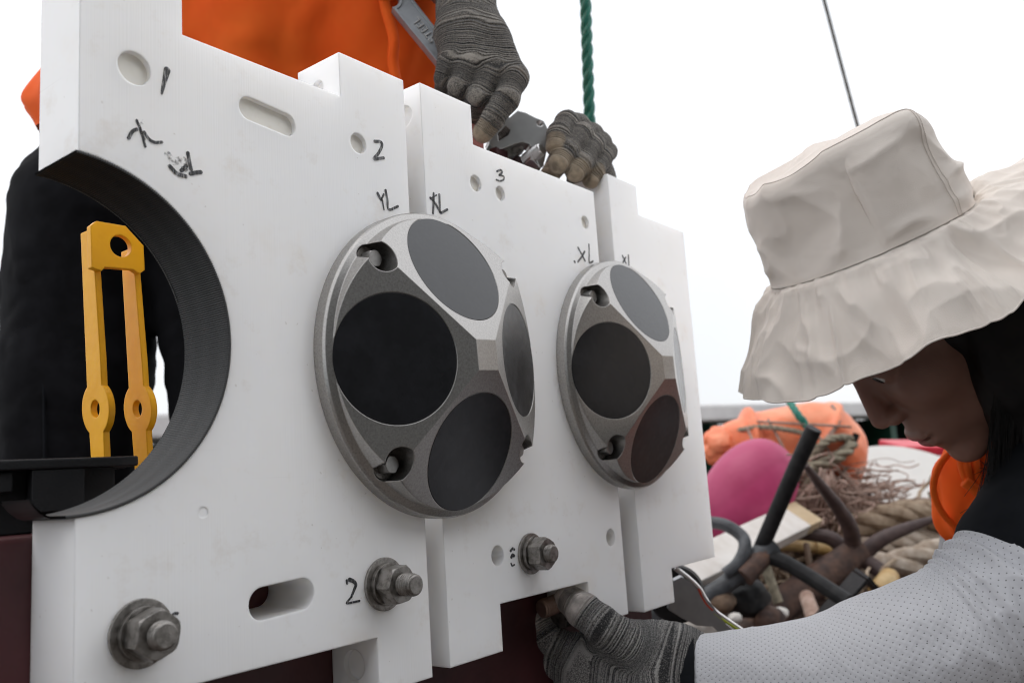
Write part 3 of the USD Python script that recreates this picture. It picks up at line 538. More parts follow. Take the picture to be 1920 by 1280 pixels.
# ---------------------------------------------------------------- ropes overhead
def strands(path, rs, rr, pitch, n=3, sides=10, per=14):
    """Twisted strands round a path; returns a mesh for each strand."""
    L = np.sum(np.linalg.norm(np.diff(path, axis=0), axis=1)); P = spline(path, max(8, int(L / pitch * per)))
    T = np.gradient(P, axis=0); T /= np.linalg.norm(T, axis=1, keepdims=True)
    a = unit(np.cross(T[0], [0.3, 0.5, 0.8])); A = []
    for t in T: a = unit(a - t * (a @ t)); A.append(a)
    A = np.array(A); B = np.cross(T, A); s = np.concatenate([[0], np.cumsum(np.linalg.norm(np.diff(P, axis=0), axis=1))]) / pitch * 2 * np.pi
    return [tube(P + rr * (np.cos(s + k * 2 * np.pi / n)[:, None] * A + np.sin(s + k * 2 * np.pi / n)[:, None] * B), rs, sides)[:2] for k in range(n)]
gr = thing('green_rope', 'teal green three strand rope hanging taut behind the gloved hand', 'rope', at(1106, 260, 1.3))
for m in strands(np.array([at(1092, -260, 1.3), at(1098, 0, 1.3), at(1104, 180, 1.3), at(1110, 330, 1.3)]), 0.0050, 0.0042, 0.064): obj('strand', m, 'green_rope', gr, smooth=True)
cw = thing('steel_wire', 'thin dark wire slanting down to the sun hat against the sky', 'wire', at(1608, 236, 2.6))
for m in strands(np.array([at(1505, -150, 2.6), at(1545, 0, 2.6), at(1608, 236, 2.6), at(1660, 420, 2.6)]), 0.0032, 0.0028, 0.03, per=10, sides=6): obj('strand', m, 'wire_grey', cw, smooth=True)

# ---------------------------------------------------------------- gloves and hands
def hand_mesh(palm, fingers, kp=0.008, kf=0.0012, step=0.0014, disp=None):
    """palm: capsules; fingers: chains [(point, radius), ...] from the palm outwards. Returns mesh and st = (distance along, distance from the tip)."""
    segs = []; u_end = {}
    for a, b, ra, rb, ua, ub in palm: segs.append((a, b, ra, rb, ua, ub, 0.5, 0.5, -1))
    for fi, ch in enumerate(fingers):
        L = [0]; 
        for i in range(1, len(ch)): L.append(L[-1] + np.linalg.norm(np.asarray(ch[i][0]) - ch[i - 1][0]))
        for i in range(1, len(ch)):
            segs.append((ch[i - 1][0], ch[i][0], ch[i - 1][1], ch[i][1], 0.10 + L[i - 1], 0.10 + L[i], L[-1] - L[i - 1] + ch[-1][1], L[-1] - L[i] + ch[-1][1], fi))
    pts = [np.asarray(s[k]) for s in segs for k in (0, 1)]; rm = max(max(s[2], s[3]) for s in segs) + 0.006
    lo, hi = np.min(pts, 0) - rm, np.max(pts, 0) + rm
    def fn(P):
        pd = None; ds = {}
        for s in segs:
            d = seg_d(P, *s[:4])[0]; ds[s[8]] = d if s[8] not in ds else smin(ds[s[8]], d, 0.004 if s[8] >= 0 else 0.016)
        F_ = None
        for k in ds:
            if k >= 0: F_ = ds[k] if F_ is None else smin(F_, ds[k], kf)
        d = smin(ds[-1], F_, kp) if -1 in ds else F_
        return d if disp is None else d + np.where(np.abs(d) < 0.02, disp(P), 0)
    V, f = nets(fn, lo, hi, step)
    W = np.zeros(len(V)); U = np.zeros(len(V)); T = np.zeros(len(V))
    for s in segs:
        d, t = seg_d(V, *s[:4]); w = np.exp(-np.maximum(d + 0.004, 0) / 0.0022); W += w; U += w * (s[4] + t * (s[5] - s[4])); T += w * (s[6] + t * (s[7] - s[6]))
    W = np.maximum(W, 1e-12); return (V, f), np.stack([U / W, T / W], 1)
def folds(scale, amp, seed): return lambda P: amp * (meshkit.fbm(P * scale, 3, seed) - 0.5)
c_ = at
# the standing worker's right hand, closed on the wrench handle
g1_palm = [(c_(876, -30, .93), c_(872, 22, .92), .027, .027, 0, .03), (c_(858, 10, .925), c_(856, 66, .90), .019, .020, .0, .05), (c_(890, 10, .925), c_(912, 78, .90), .020, .023, .0, .05),
           (c_(856, 66, .90), c_(850, 118, .885), .020, .0150, .05, .09), (c_(912, 78, .90), c_(962, 146, .885), .023, .0155, .05, .10), (c_(880, 70, .90), c_(884, 126, .88), .022, .016, .05, .09), (c_(890, 70, .90), c_(925, 138, .88), .022, .016, .05, .095)]
g1_f = [[(c_(846, 118, .885), .0125), (c_(834, 146, .885), .0105), (c_(834, 166, .905), .0095), (c_(846, 176, .925), .0085)],
        [(c_(884, 128, .88), .0135), (c_(862, 163, .876), .0115), (c_(857, 186, .897), .0105), (c_(868, 200, .92), .0095)],
        [(c_(925, 140, .88), .014), (c_(897, 182, .872), .012), (c_(886, 206, .888), .0112), (c_(892, 226, .91), .010)],
        [(c_(962, 148, .884), .014), (c_(950, 186, .868), .0125), (c_(926, 220, .866), .0118), (c_(906, 248, .868), .0105)],
        [(c_(900, 60, .93), .016), (c_(930, 130, .945), .0135), (c_(940, 185, .95), .012), (c_(935, 215, .95), .010)]]
g1, g1_uv = hand_mesh(g1_palm, g1_f, disp=folds(70, 0.003, 3))
# his left hand, fingers over the top of the middle plate
g2_palm = [(c_(1118, 430, 1.06), c_(1112, 350, 1.02), .027, .025, 0, .05), (c_(1100, 340, 1.01), c_(1072, 240, .962), .020, .013, .05, .1), (c_(1115, 340, 1.01), c_(1118, 285, .975), .020, .012, .05, .1), (c_(1110, 330, 1.01), c_(1098, 262, .97), .02, .013, .05, .1)]
g2_f = [[(c_(1085, 235, .955), .013), (c_(1063, 230, .935), .0125), (c_(1048, 252, .915), .0125), (c_(1043, 274, .905), .0115)],
        [(c_(1110, 252, .955), .013), (c_(1090, 252, .93), .0125), (c_(1063, 286, .905), .0125), (c_(1049, 306, .898), .0115)],
        [(c_(1126, 268, .957), .013), (c_(1111, 272, .935), .0122), (c_(1090, 306, .908), .0120), (c_(1079, 322, .902), .011)],
        [(c_(1140, 285, .96), .011), (c_(1131, 294, .94), .0105), (c_(1116, 320, .92), .0102), (c_(1108, 337, .915), .0095)],
        [(c_(1100, 260, 1.0), .016), (c_(1050, 300, .985), .013), (c_(1030, 330, .97), .011)]]
g2, g2_uv = hand_mesh(g2_palm, g2_f, disp=folds(80, 0.002, 5))
# the kneeling worker's left hand, thumb and forefinger on the stud
g3_palm = [(c_(1310, 1262, .755), c_(1250, 1250, .76), .034, .035, 0, .04), (c_(1250, 1235, .76), c_(1160, 1205, .775), .030, .022, .04, .09), (c_(1250, 1275, .76), c_(1120, 1250, .78), .036, .030, .04, .1), (c_(1240, 1310, .765), c_(1110, 1290, .79), .034, .028, .04, .1)]
g3_f = [[(c_(1190, 1212, .755), .0180), (c_(1130, 1172, .760), .0162), (c_(1090, 1141, .770), .0150), (c_(1066, 1122, .784), .0132)],
        [(c_(1085, 1225, .785), .0150), (c_(1030, 1196, .79), .0128), (c_(1009, 1160, .798), .0118), (c_(1012, 1134, .806), .0105)],
        [(c_(1080, 1252, .79), .0150), (c_(1020, 1236, .80), .0132), (c_(1006, 1205, .815), .0122), (c_(1022, 1180, .83), .011)],
        [(c_(1085, 1280, .80), .0150), (c_(1028, 1270, .81), .0130), (c_(1016, 1240, .83), .012), (c_(1035, 1215, .85), .011)],
        [(c_(1090, 1305, .81), .0140), (c_(1040, 1300, .825), .0118), (c_(1030, 1275, .845), .0105), (c_(1045, 1250, .86), .0095)]]
g3, g3_uv = hand_mesh(g3_palm, g3_f, kp=0.012, disp=folds(60, 0.004, 9))

# ---------------------------------------------------------------- heads
def head_mesh(o, fwd, up, step=0.0024, s=1.0):
    fwd = unit(fwd); lat = unit(np.cross(up, fwd)); up = np.cross(fwd, lat); B = np.stack([fwd, lat, up], 1)
    def fn(P):
        p = P.copy(); a = np.abs(p[:, 1]); pm = np.stack([p[:, 0], a, p[:, 2]], 1)
        d = ell_d(p, (-0.012, 0, 0.038), (0.094, 0.074, 0.086))
        d = smin(d, ell_d(p, (0.034, 0, -0.035), (0.056, 0.056, 0.078)), 0.03)
        d = smin(d, ell_d(pm, (0.056, 0.034, -0.020), (0.030, 0.028, 0.030)), 0.014)       # cheeks
        d = smin(d, ell_d(p, (0.070, 0, 0.032), (0.022, 0.042, 0.018)), 0.016)            # brow
        d = smin(d, ell_d(p, (0.072, 0, -0.106), (0.020, 0.022, 0.017)), 0.020)           # chin
        d = smin(d, ell_d(p, (0.077, 0, -0.066), (0.021, 0.028, 0.028)), 0.014)           # mouth bulge
        d = smax(d, -ell_d(pm, (0.100, 0.033, 0.010), (0.018, 0.019, 0.013)), 0.012)      # sockets
        d = smin(d, ell_d(pm, (0.073, 0.032, 0.010), (0.0145, 0.0165, 0.0125)), 0.003)     # lids
        d = smax(d, -ell_d(pm, (0.0885, 0.0325, 0.0075), (0.008, 0.0120, 0.0046)), 0.001)
        d = smin(d, seg_d(p, (0.086, 0, 0.016), (0.1055, 0, -0.028), 0.0075, 0.0100)[0], 0.010)   # nose
        d = smin(d, ell_d(pm, (0.096, 0.0115, -0.033), (0.011, 0.008, 0.008)), 0.005)
        d = smax(d, -ell_d(pm, (0.100, 0.006, -0.041), (0.005, 0.0035, 0.004)), 0.003)
        d = smin(d, ell_d(p, (0.0945, 0, -0.0625), (0.009, 0.023, 0.0062)), 0.004)         # lips
        d = smin(d, ell_d(p, (0.0915, 0, -0.0745), (0.009, 0.020, 0.0068)), 0.004)
        d = smax(d, -(ell_d(p, (0.101, 0, -0.0682), (0.010, 0.026, 0.0015))), 0.003)
        e = smax(ell_d(pm, (-0.008, 0.078, -0.008), (0.020, 0.010, 0.032)), -ell_d(pm, (-0.004, 0.092, -0.008), (0.012, 0.010, 0.022)), 0.004)
        d = smin(d, e, 0.006)
        d = smin(d, seg_d(p, (-0.025, 0, -0.05), (-0.06, 0, -0.17), 0.052, 0.056)[0], 0.02)    # neck
        return d
    V, f = nets(fn, (-0.14, -0.11, -0.20), (0.14, 0.11, 0.145), step)
    return (V * s) @ B.T + o, f, B
im = lambda a, b, c=0.0: unit(a * RT + b * UP + c * FW)     # a direction given by right, up, away

# ---------------------------------------------------------------- the standing worker behind the plates
WA = thing('person', 'standing person in orange life vest and black trousers, gloved hands turning a wrench', 'person', (0.2, 0.5, DECK))
hipL, hipR = at(172, 400, 1.10), at(400, 400, 1.12); midL, midR = at(146, 690, 1.10), at(452, 740, 1.12)
def down(p, z, dx=0.0, dy=0.0): return np.array([p[0] + dx, p[1] + dy, z])
kneeL, kneeR = hipL + (midL - hipL) * ((hipL[2] + 0.13) / (hipL[2] - midL[2])), hipR + (midR - hipR) * ((hipR[2] + 0.13) / (hipR[2] - midR[2]))
ankL, ankR = down(kneeL, DECK + 0.07, 0.0, 0.03), down(kneeR, DECK + 0.07, 0.02, 0.03)
pelvis = (hipL + hipR) / 2 + [0, 0, 0.05]; chest = at(540, -190, 1.10); neck = at(560, -430, 1.12); headA = at(575, -640, 1.10)
wr1, wr2 = c_(872, -10, .93), c_(1120, 420, 1.06)
shR, shL = at(330, -300, 1.12), at(730, -300, 1.12)
elR = at(690, -190, 0.93); elL = at(740, 380, 1.26)
bodyA = blobs([(hipL, kneeL, .075, .055), (kneeL, ankL, .05, .038), (hipR, kneeR, .075, .055), (kneeR, ankR, .05, .038), (ankL, ankL + [-0.1, -.12, -.03], .035, .03), (ankR, ankR + [-0.08, -.13, -.03], .035, .03),
    (hipL, hipR, .08, .08), (pelvis, chest, .10, .12), (chest, neck, .11, .055), (shR, shL, .055, .055), (neck, headA, .05, .05), (shR, elR, .048, .04), (elR, wr1, .04, .028), (shL, elL, .048, .038), (elL, wr2, .036, .027)], 0.025, 0.008)
hA = head_mesh(headA, im(0.25, -0.65, -0.7), im(0.1, 0.75, -0.6), 0.004)
obj('body', cat(bodyA, (hA[0], hA[1])), 'dark_skin', WA, smooth=True)
hc_ = headA + hA[2] @ [-0.014, 0, 0.045]
def hairfn(P, B=hA[2], o=headA):
    p = (P - o) @ B; return smax(ell_d(p, (-0.014, 0, 0.042), (0.101, 0.082, 0.093)), -ell_d(p, (0.085, 0, -0.05), (0.10, 0.10, 0.10)), 0.01)
obj('hair', nets(hairfn, headA - 0.17, headA + 0.17, 0.005), 'hair', WA, smooth=True)
def trouser_folds(P):
    q_ = P * [14, 14, 5]; return 0.018 * (meshkit.fbm(q_ + 3, 3, 2) - 0.5) + 0.0028 * (1 - np.abs(2 * meshkit.noise((P + 0.03 * meshkit.noise(P * 9)[:, None]) * [26, 26, 40], 4) - 1)) ** 2
obj('trousers', blobs([(hipL, midL, .094, .092), (midL, kneeL, .092, .085), (kneeL, ankL, .085, .07), (hipR, midR, .094, .088), (midR, kneeR, .088, .082), (kneeR, ankR, .082, .07), (hipL + RT * .02 + [0, 0, .02], hipR + [0, 0, .04], .080, .085), (pelvis + RT * .02, pelvis + (chest - pelvis) * 0.4, .125, .13)], 0.012, 0.0055, trouser_folds), 'black_cloth', WA, smooth=True)
obj('trouser_seam', tube(spline([at(70, 430, 1.02), at(72, 480, 1.015), at(80, 640, 1.01), at(84, 860, 1.01)], 40), 0.0016, 6)[:2], 'navy_cloth', WA, smooth=True)
# side seam and pocket edge of the trousers
for s_, (bn) in ((ankL, 'boot'), (ankR, 'boot')):
    obj(bn, blobs([(s_ + [0, 0, .03], s_ + [0, 0, -.02], .05, .048), (s_ + [0, 0, -.03], s_ + [-0.10, -.13, -.035], .042, .034)], 0.02, 0.006), 'black_plastic', WA, smooth=True)
# vest: rings from the hem up to the shoulders
def loft(rings, nz, na, wob, thick):
    """rings: (centre, half width, half depth); closed tube with uneven folds, open below, plus an inner skin."""
    K = np.array([np.concatenate([r[0], [r[1], r[2]]]) for r in rings]); K = spline(K, nz); tt = np.linspace(0, 2 * np.pi, na + 1); V = []
    for i_, k in enumerate(K):
        for t in tt:
            ca, sa = np.cos(t), np.sin(t); e = 0.75
            o = RT * k[3] * np.sign(ca) * abs(ca) ** e + FW * k[4] * np.sign(sa) * abs(sa) ** e
            V.append(k[:3] + o)
    V = np.array(V); N = (V.reshape(nz, na + 1, 3) - K[:, None, :3]).reshape(-1, 3); N /= np.linalg.norm(N, axis=1, keepdims=True)
    V = V + N * wob(V)[:, None]; V.reshape(nz, na + 1, 3)[:, -1] = V.reshape(nz, na + 1, 3)[:, 0]
    k = na + 1; i, j = np.meshgrid(np.arange(nz - 1), np.arange(na), indexing='ij')
    qd = np.stack([i * k + j, i * k + j + 1, (i + 1) * k + j + 1, (i + 1) * k + j], -1).reshape(-1, 4)
    V2 = V - N * thick; n = len(V); rim = np.array([[j_, n + j_, n + j_ + 1, j_ + 1] for j_ in range(na)])
    return np.vstack([V, V2]), np.vstack([qd[:, ::-1], qd + n, rim])
def vest_wob(P):
    c = np.stack([(P - C) @ RT, (P - C) @ UP, (P - C) @ FW], 1)
    return 0.075 * (meshkit.fbm(c * [10, 4, 9] + [2, 5, 1], 3, 11) - 0.5) + 0.034 * (meshkit.fbm((c @ np.array([[.8, .6, 0], [-.6, .8, 0], [0, 0, 1.0]])) * [26, 9, 20], 3, 5) - 0.5)
obj('vest', loft([(at(482, 250, 1.08), .262, .13), (at(487, 190, 1.08), .272, .135), (at(515, 100, 1.08), .262, .15), (at(545, -60, 1.09), .245, .155), (at(555, -250, 1.10), .225, .15), (at(560, -380, 1.12), .14, .11), (at(562, -430, 1.12), .07, .075)], 70, 150, vest_wob, 0.006), 'orange_cloth', WA, smooth=True)
obj('vest_placket', tube(spline([at(715, -60, .935), at(722, 10, .93), at(738, 70, .93), at(737, 120, .935), at(750, 180, .94), at(760, 240, .95)], 30), 0.006, 8)[:2], 'orange_cloth', WA, smooth=True)
obj('shirt_sleeve', cat(blobs([(shR, elR, .062, .056), (elR, elR + (wr1 - elR) * 0.35, .055, .045)], 0.02, 0.006), blobs([(shL, elL, .062, .055), (elL, wr2, .05, .040)], 0.02, 0.006)), 'navy_cloth', WA, smooth=True)
obj('glove', g1, 'knit_brown', WA, smooth=True, uv=g1_uv, label='striped grey brown knitted glove closed on the wrench handle')
obj('glove', g2, 'knit_brown', WA, smooth=True, uv=g2_uv, label='striped glove whose soiled fingertips hold the plate edge')

# ---------------------------------------------------------------- adjustable wrench in his right hand
WD = 0.915
aw = thing('adjustable_wrench', 'chrome adjustable wrench gripped by the gloved hand, jaws on a bolt', 'wrench', at(985, 270, WD))
Zh = lambda L: [(700 + a / 3.556, b / 3.556) for a, b in L]
def flat(pxs, d, thick, off=0.0, buf=0.0):
    """A solid of real thickness whose face looks back along the camera's axis: outline given where it is seen at depth d."""
    P = np.array([(at(x, y, d) - C) for x, y in pxs]); q_ = np.stack([P @ RT, P @ UP], 1); pg = Polygon(q_).buffer(0)
    if buf: pg = pg.buffer(-buf).buffer(2 * buf).buffer(-buf)
    return pg, lambda pg_, th_=thick, o_=off: xf(extrude(pg_, th_), frame(C + FW * (d + o_ + th_), RT, UP, -FW)) if False else xf(extrude(pg_, th_), frame(C + FW * (d + o_ + th_), RT, UP, -FW))
_ax = im(.66, -.75); _pv = at(960, 250, WD + .008); _th = math.radians(18)
_K = np.array([[0, -_ax[2], _ax[1]], [_ax[2], 0, -_ax[0]], [-_ax[1], _ax[0], 0]]); _RR = np.eye(3) + math.sin(_th) * _K + (1 - math.cos(_th)) * _K @ _K
if (_RR @ -FW) @ UP < 0: _RR = _RR.T
def tobj(nm, m, *a, **k): v, f = geo(m); return obj(nm, ((v - _pv) @ _RR.T + _pv, f), *a, **k)
pgo, mk = flat(Zh([(-200, -290), (30, -40), (75, 0), (430, 432), (600, 640), (760, 830), (880, 870), (905, 780), (790, 640), (640, 470), (275, 0), (240, -45), (10, -330)]), WD, 0.011, buf=0.001)
hole = Point(*[((at(700 + 100 / 3.556, -12 / 3.556, WD) - C) @ v) for v in (RT, UP)]).buffer(0.0105, 24)
pgh = pgo.difference(hole)
inner = pgh.buffer(-0.0032)
mh = extrude(pgh, 0.011) - extrude(inner, 0.0022).translate([0, 0, 0.0098])
tobj('handle', xf(mh, frame(C + FW * (WD + 0.004 + 0.011), RT, UP, -FW)), 'satin_metal', aw)
hd = Zh([(820, 870), (900, 790), (955, 735), (1010, 745), (1065, 770), (1135, 795), (1155, 840), (1162, 900), (1150, 1000), (1128, 1090), (1100, 1145), (1078, 1090), (1060, 1030), (1030, 970), (985, 958), (930, 975), (860, 1010), (800, 1030), (755, 985), (750, 960), (790, 930)])
pgd, mk2 = flat(hd, WD, 0.016, buf=0.0008)
hole2 = Point(*[((at(*Zh([(1105, 815)])[0], WD) - C) @ v) for v in (RT, UP)]).buffer(0.0034, 20)
win = Polygon([[((at(*p, WD) - C) @ v) for v in (RT, UP)] for p in Zh([(812, 915), (868, 852), (900, 880), (884, 920), (820, 965)])])
tobj('jaw_head', xf(extrude(pgd.difference(hole2).difference(win), 0.017), frame(C + FW * (WD + 0.0165), RT, UP, -FW)), 'chrome', aw)
tobj('worm_screw', lathe([(0, 0)] + [(0.0062 - 0.0016 * (i_ % 2), 0.0011 * i_ + 0.0002) for i_ in range(15)] + [(0, 0.0165)], frame(at(*Zh([(815, 945)])[0], WD + 0.006), *[unit(v) for v in (np.cross(im(.70, .71), FW), FW, im(.70, .71))]), 24), 'steel_bolt', aw)
mj, _ = flat(Zh([(820, 1035), (880, 1000), (940, 975), (985, 962), (1010, 985), (960, 1020), (915, 1060), (905, 1085)]), WD, 0.013)
tobj('moving_jaw', xf(extrude(mj, 0.013), frame(C + FW * (WD + 0.021), RT, UP, -FW)), 'steel_bolt', aw)
tx = meshkit.text_mesh('STEEL', 0.0082, 0.0011); tv = np.array(tx.vertices); tv[:, 0] *= 0.94
p0, p1_ = at(*Zh([(418, 262)])[0], WD + 0.0026), at(*Zh([(300, 118)])[0], WD + 0.0026); dx = unit(p1_ - p0); dx = unit(dx - FW * (dx @ FW)); dy = np.cross(-FW, dx)
tobj('raised_lettering', xf((tv, tx.faces), frame(p0 + FW * 0.0026, dx, dy, -FW)), 'highlight_steel', aw)  # lighter steel paints in the highlights that make the letters readable
hb = thing('hex_bolt', 'bright hexagon bolt between the jaws of the adjustable wrench', 'bolt', at(982, 300, .915))
bd = unit(np.array([0.0, -0.75, 0.25])); bx = unit(np.cross(bd, [0, 0, 1])); by = np.cross(bd, bx)
obj('bolt_head', xf(hexnut(0.0125, 0.011, 0.4), frame(at(992, 306, .925), bx, by, bd)), 'chrome', hb)
obj('threaded_rod', lathe(threaded(0.0072, 0.024), frame(at(985, 303, .922), bx, by, bd), 28), 'chrome', hb, smooth=25)

# ---------------------------------------------------------------- the woman at the right
WB = thing('person', 'person in beige sun hat bending low, one gloved hand under the middle plate', 'person', (0.62, -0.3, DECK))
HD = 0.835
fB, uB = im(-0.62, -0.78, 0.02), im(-0.78, 0.62, 0.02)
brow = at(1597, 722, HD)
hB0 = brow - (fB * 0.090 + uB * 0.020) + UP * 0.010
hv, hf, HB = head_mesh(hB0, fB, uB, 0.0022)
shN = at(2005, 905, .78); shFar = at(2010, 900, 1.12); elB = at(1865, 1120, .70); wrB = at(1300, 1262, .755); spine = at(2080, 980, .96); hipB = np.array([1.0, -0.33, -0.36])
hipB = at(2250, 1330, 1.0); hipB[2] = max(hipB[2], -0.42)
kn1, kn2 = np.array([*(hipB - RT * 0.22 - FW * 0.12)[:2], DECK + 0.08]), np.array([*(hipB - RT * 0.18 + FW * 0.16)[:2], DECK + 0.08])
ft1, ft2 = np.array([hipB[0], hipB[1], 0]) + RT * 0.16 - FW * 0.12, np.array([hipB[0], hipB[1], 0]) + RT * 0.18 + FW * 0.16
ft1[2] = ft2[2] = DECK + 0.06
handoff = c_(1255, 1250, .76)
bodyB = blobs([(hB0 + HB @ [-0.05, 0, -0.13], spine, .050, .050), (spine, hipB, .115, .12), (shN, shFar, .045, .045), (shN, at(1930, 1066, .72), .042, .042), (at(1930, 1066, .72), at(1870, 1142, .71), .042, .042), (at(1870, 1142, .71), at(1700, 1220, .71), .042, .040), (at(1700, 1220, .71), at(1560, 1262, .727), .040, .037), (at(1560, 1262, .727), at(1400, 1272, .745), .037, .028), (at(1400, 1272, .745), wrB, .028, .025), (shFar, at(1850, 1010, 1.05), .042, .04), (at(1850, 1010, 1.05), at(1770, 1150, 1.0), .038, .03),
   (hipB - FW * .08, kn1, .08, .06), (kn1, ft1, .055, .04), (hipB + FW * .08, kn2, .08, .06), (kn2, ft2, .055, .04)], 0.025, 0.008)
obj('body', cat((hv, hf), bodyB), 'skin', WB, smooth=True)
for s_ in (1, -1):
    ey = hB0 + HB @ [0.0755, 0.032 * s_, 0.010]; u_ = trimesh.creation.icosphere(3, 0.0112); e_ = obj('eye', (u_.vertices + ey, u_.faces), 'eye_white', WB, smooth=True)
    gz_ = unit(HB @ np.array([1.0, 0.0, -0.25])); a_ = unit(np.cross(gz_, UP)); obj('iris', lathe([(0.0056, -0.001), (0.0056, 0.0002), (0.003, 0.0011), (0, 0.0013)], frame(ey + gz_ * 0.0102, a_, np.cross(gz_, a_), gz_), 20), 'iris', e_, smooth=True)
    # lashes
    for nm, dz in (('eyelash', 0.006),):
        pts = [hB0 + HB @ [0.086 - 0.02 * abs(t) ** 2, s_ * (0.032 + 0.0145 * t), 0.010 + dz - 0.006 * abs(t) ** 2] for t in np.linspace(-1, 1, 9)]
        obj(nm, tube(pts, 0.0011, 6)[:2], 'hair', WB)
    obj('eyebrow', tube([hB0 + HB @ [0.0925 - 0.018 * t ** 2, s_ * (0.014 + 0.030 * t), 0.030 + 0.004 * t - 0.008 * t ** 2] for t in np.linspace(0, 1, 8)], 0.0026, 6)[:2], 'hair', WB)
def lipfn(P): p = (P - hB0) @ HB; return np.minimum(ell_d(p, (0.0956, 0, -0.0630), (0.0085, 0.0205, 0.0052)), ell_d(p, (0.0925, 0, -0.0742), (0.0086, 0.018, 0.0058)))
lo = hB0 + HB @ [0.09, 0, -0.068]; obj('lips', nets(lipfn, lo - 0.03, lo + 0.03, 0.0016), 'lips', WB, smooth=True)
# hair: a cap under the hat and locks falling beside the neck
def hairB(P):
    p = (P - hB0) @ HB
    d = smax(ell_d(p, (-0.016, 0, 0.042), (0.100, 0.081, 0.092)), -ell_d(p, (0.105, 0, -0.02), (0.085, 0.11, 0.085)), 0.012)
    d = smin(d, ell_d(p, (-0.065, 0.02, -0.035), (0.055, 0.07, 0.075)), 0.03)
    d = smin(d, seg_d(P, at(1878, 590, .765), at(1915, 690, .775), .043, .036)[0], 0.02); d = smin(d, seg_d(P, at(1905, 690, .775), at(1945, 860, .79), .036, .03)[0], 0.02)
    return d + 0.006 * (meshkit.fbm(P * [80, 80, 12], 2, 3) - 0.5)
obj('hair', nets(hairB, hB0 - 0.19, hB0 + 0.19, 0.0035), 'hair', WB, smooth=True)
locks = []
for i_ in range(60):
    a = rng.uniform(0, 1); x0 = 1868 + 110 * a + rng.normal(0, 6); dd = .775 + rng.uniform(-.02, .05)
    locks.append(tube(spline([at(x0 + 6, 560, dd + .02), at(x0 + rng.normal(0, 5), 700, dd), at(x0 - 2 + rng.normal(0, 6), 820, dd), at(x0 + rng.normal(0, 8), 905 + 60 * a, dd + .01)], 12), np.linspace(0.0052, 0.0012, 12), 6)[:2])
obj('hair_locks', cat(*locks), 'hair', WB, smooth=True)
cv, cn = [], []
for i_ in range(150):
    x0 = rng.uniform(1856, 1900); dd = rng.uniform(.755, .79); e = rng.normal(0, 14); L = rng.uniform(860, 990)
    P = spline([at(x0 + 8, 680, dd), at(x0, 790, dd), at(x0 - 4 + e * .3, 870, dd - .005), at(x0 - 8 + e, L, dd - .01)], 12); cv.append(P); cn.append(12)
for (p, q1, r1) in (((1862, 850), (1830, 900), (1808, 930)), ((1868, 870), (1846, 930), (1800, 962)), ((1858, 840), (1850, 900), (1822, 975)), ((1880, 860), (1840, 955), (1830, 985))):
    P = spline([at(*p, .765), at(*q1, .755), at(*r1, .75)], 12); cv.append(P); cn.append(12)
hc2 = UsdGeom.BasisCurves.Define(stage, str(WB.GetPath()) + '/loose_hair'); base = LOC[str(WB.GetPath())]
hc2.CreateTypeAttr('linear'); hc2.CreateCurveVertexCountsAttr(Vt.IntArray(cn)); hc2.CreatePointsAttr(Vt.Vec3fArray.FromNumpy((np.vstack(cv) - base).astype(np.float32)))
hc2.CreateWidthsAttr(Vt.FloatArray([0.00035] * sum(cn))); hc2.SetWidthsInterpolation('vertex'); UsdShade.MaterialBindingAPI.Apply(hc2.GetPrim()).Bind(M['hair'])
# hat
HO = at(1630, 457, .80); e1h = im(0.904, 0.426, 0.03); e2h = unit(im(-0.426, 0.904, -0.05) - e1h * (im(-0.426, 0.904, -0.05) @ e1h)); e3h = np.cross(e1h, e2h)     # e3h: towards the camera
if e3h @ FW > 0: e3h = -e3h
SC = .80 / F
def hat_point(th, s):
    """th: 0 at the back (right in the picture), pi/2 to the camera, pi in front. s: 0 crown centre .. 1 crown edge .. 2 seam .. 3 brim edge."""
    c, n = np.cos(th), np.sin(th)
    crx, cry = 186 + 8 * c - 26 * max(0, c), 172.0
    if s <= 1:
        r = s; bump = 200 - 16 * (c < 0) * (c ** 2) * r ** 2 + 14 * (1 - r) - 62 * max(0, c) ** 2 * r ** 3 - 6 * r ** 4; rx = r * crx * (0.97 - 0.06 * max(0, c)); z = bump
        return rx * c * .965, z, r * cry * n * .935
    if s <= 2:
        t = s - 1; top = 200 - 16 * (c < 0) * c ** 2 - 62 * max(0, c) ** 2 - 6; bk = 0.06 * max(0, c)
        if t < 0.22:
            k = t / 0.22; a = k * math.pi / 2; rr = 0.935 + 0.065 * math.sin(a); z = top - 22 * (1 - math.cos(a))
        else:
            k = (t - 0.22) / 0.78; rr = 1.0 + (0.115 * k ** 1.5) - 0.05 * math.sin(k * math.pi) * (c < -0.3); z = (top - 22) * (1 - k)
        return (rr - bk * (1 - t)) * crx * c, z, rr * cry * n
    t = s - 2; rs_x, rs_y = crx * 1.115, cry * 1.115
    # length and drop of the brim by direction
    wc, wf, wb, wx = max(0, n), max(0, -c), max(0, c), max(0, -n)
    drop = (wc ** 2 * 150 + wf ** 2 * 180 + wb ** 2 * -4 + wx ** 2 * 120); outw = (wc ** 2 * 104 + wf ** 2 * 112 + wb ** 2 * 195 + wx ** 2 * 150)
    ruff = math.sin(13 * th + 0.7) * 6 + math.sin(7 * th + 2.0) * 7 + math.sin(22 * th) * 3
    o = outw * (t - 0.10 * math.sin(t * math.pi)) + ruff * t ** 1.4 * 0.9; z = -drop * (0.62 * t + 0.38 * t ** 2) + math.sin(11 * th) * 5 * t * (1 - 0.3 * t)
    puck = math.sin(44 * th + 3 * math.sin(5 * th)) * 3.2 * math.exp(-t * 5) + math.sin(29 * th + 1.2) * 3.0 * math.exp(-t * 3); puck *= 1 - math.exp(-t * 25)
    return (rs_x + o + puck) * c, z, (rs_y + o + puck) * n
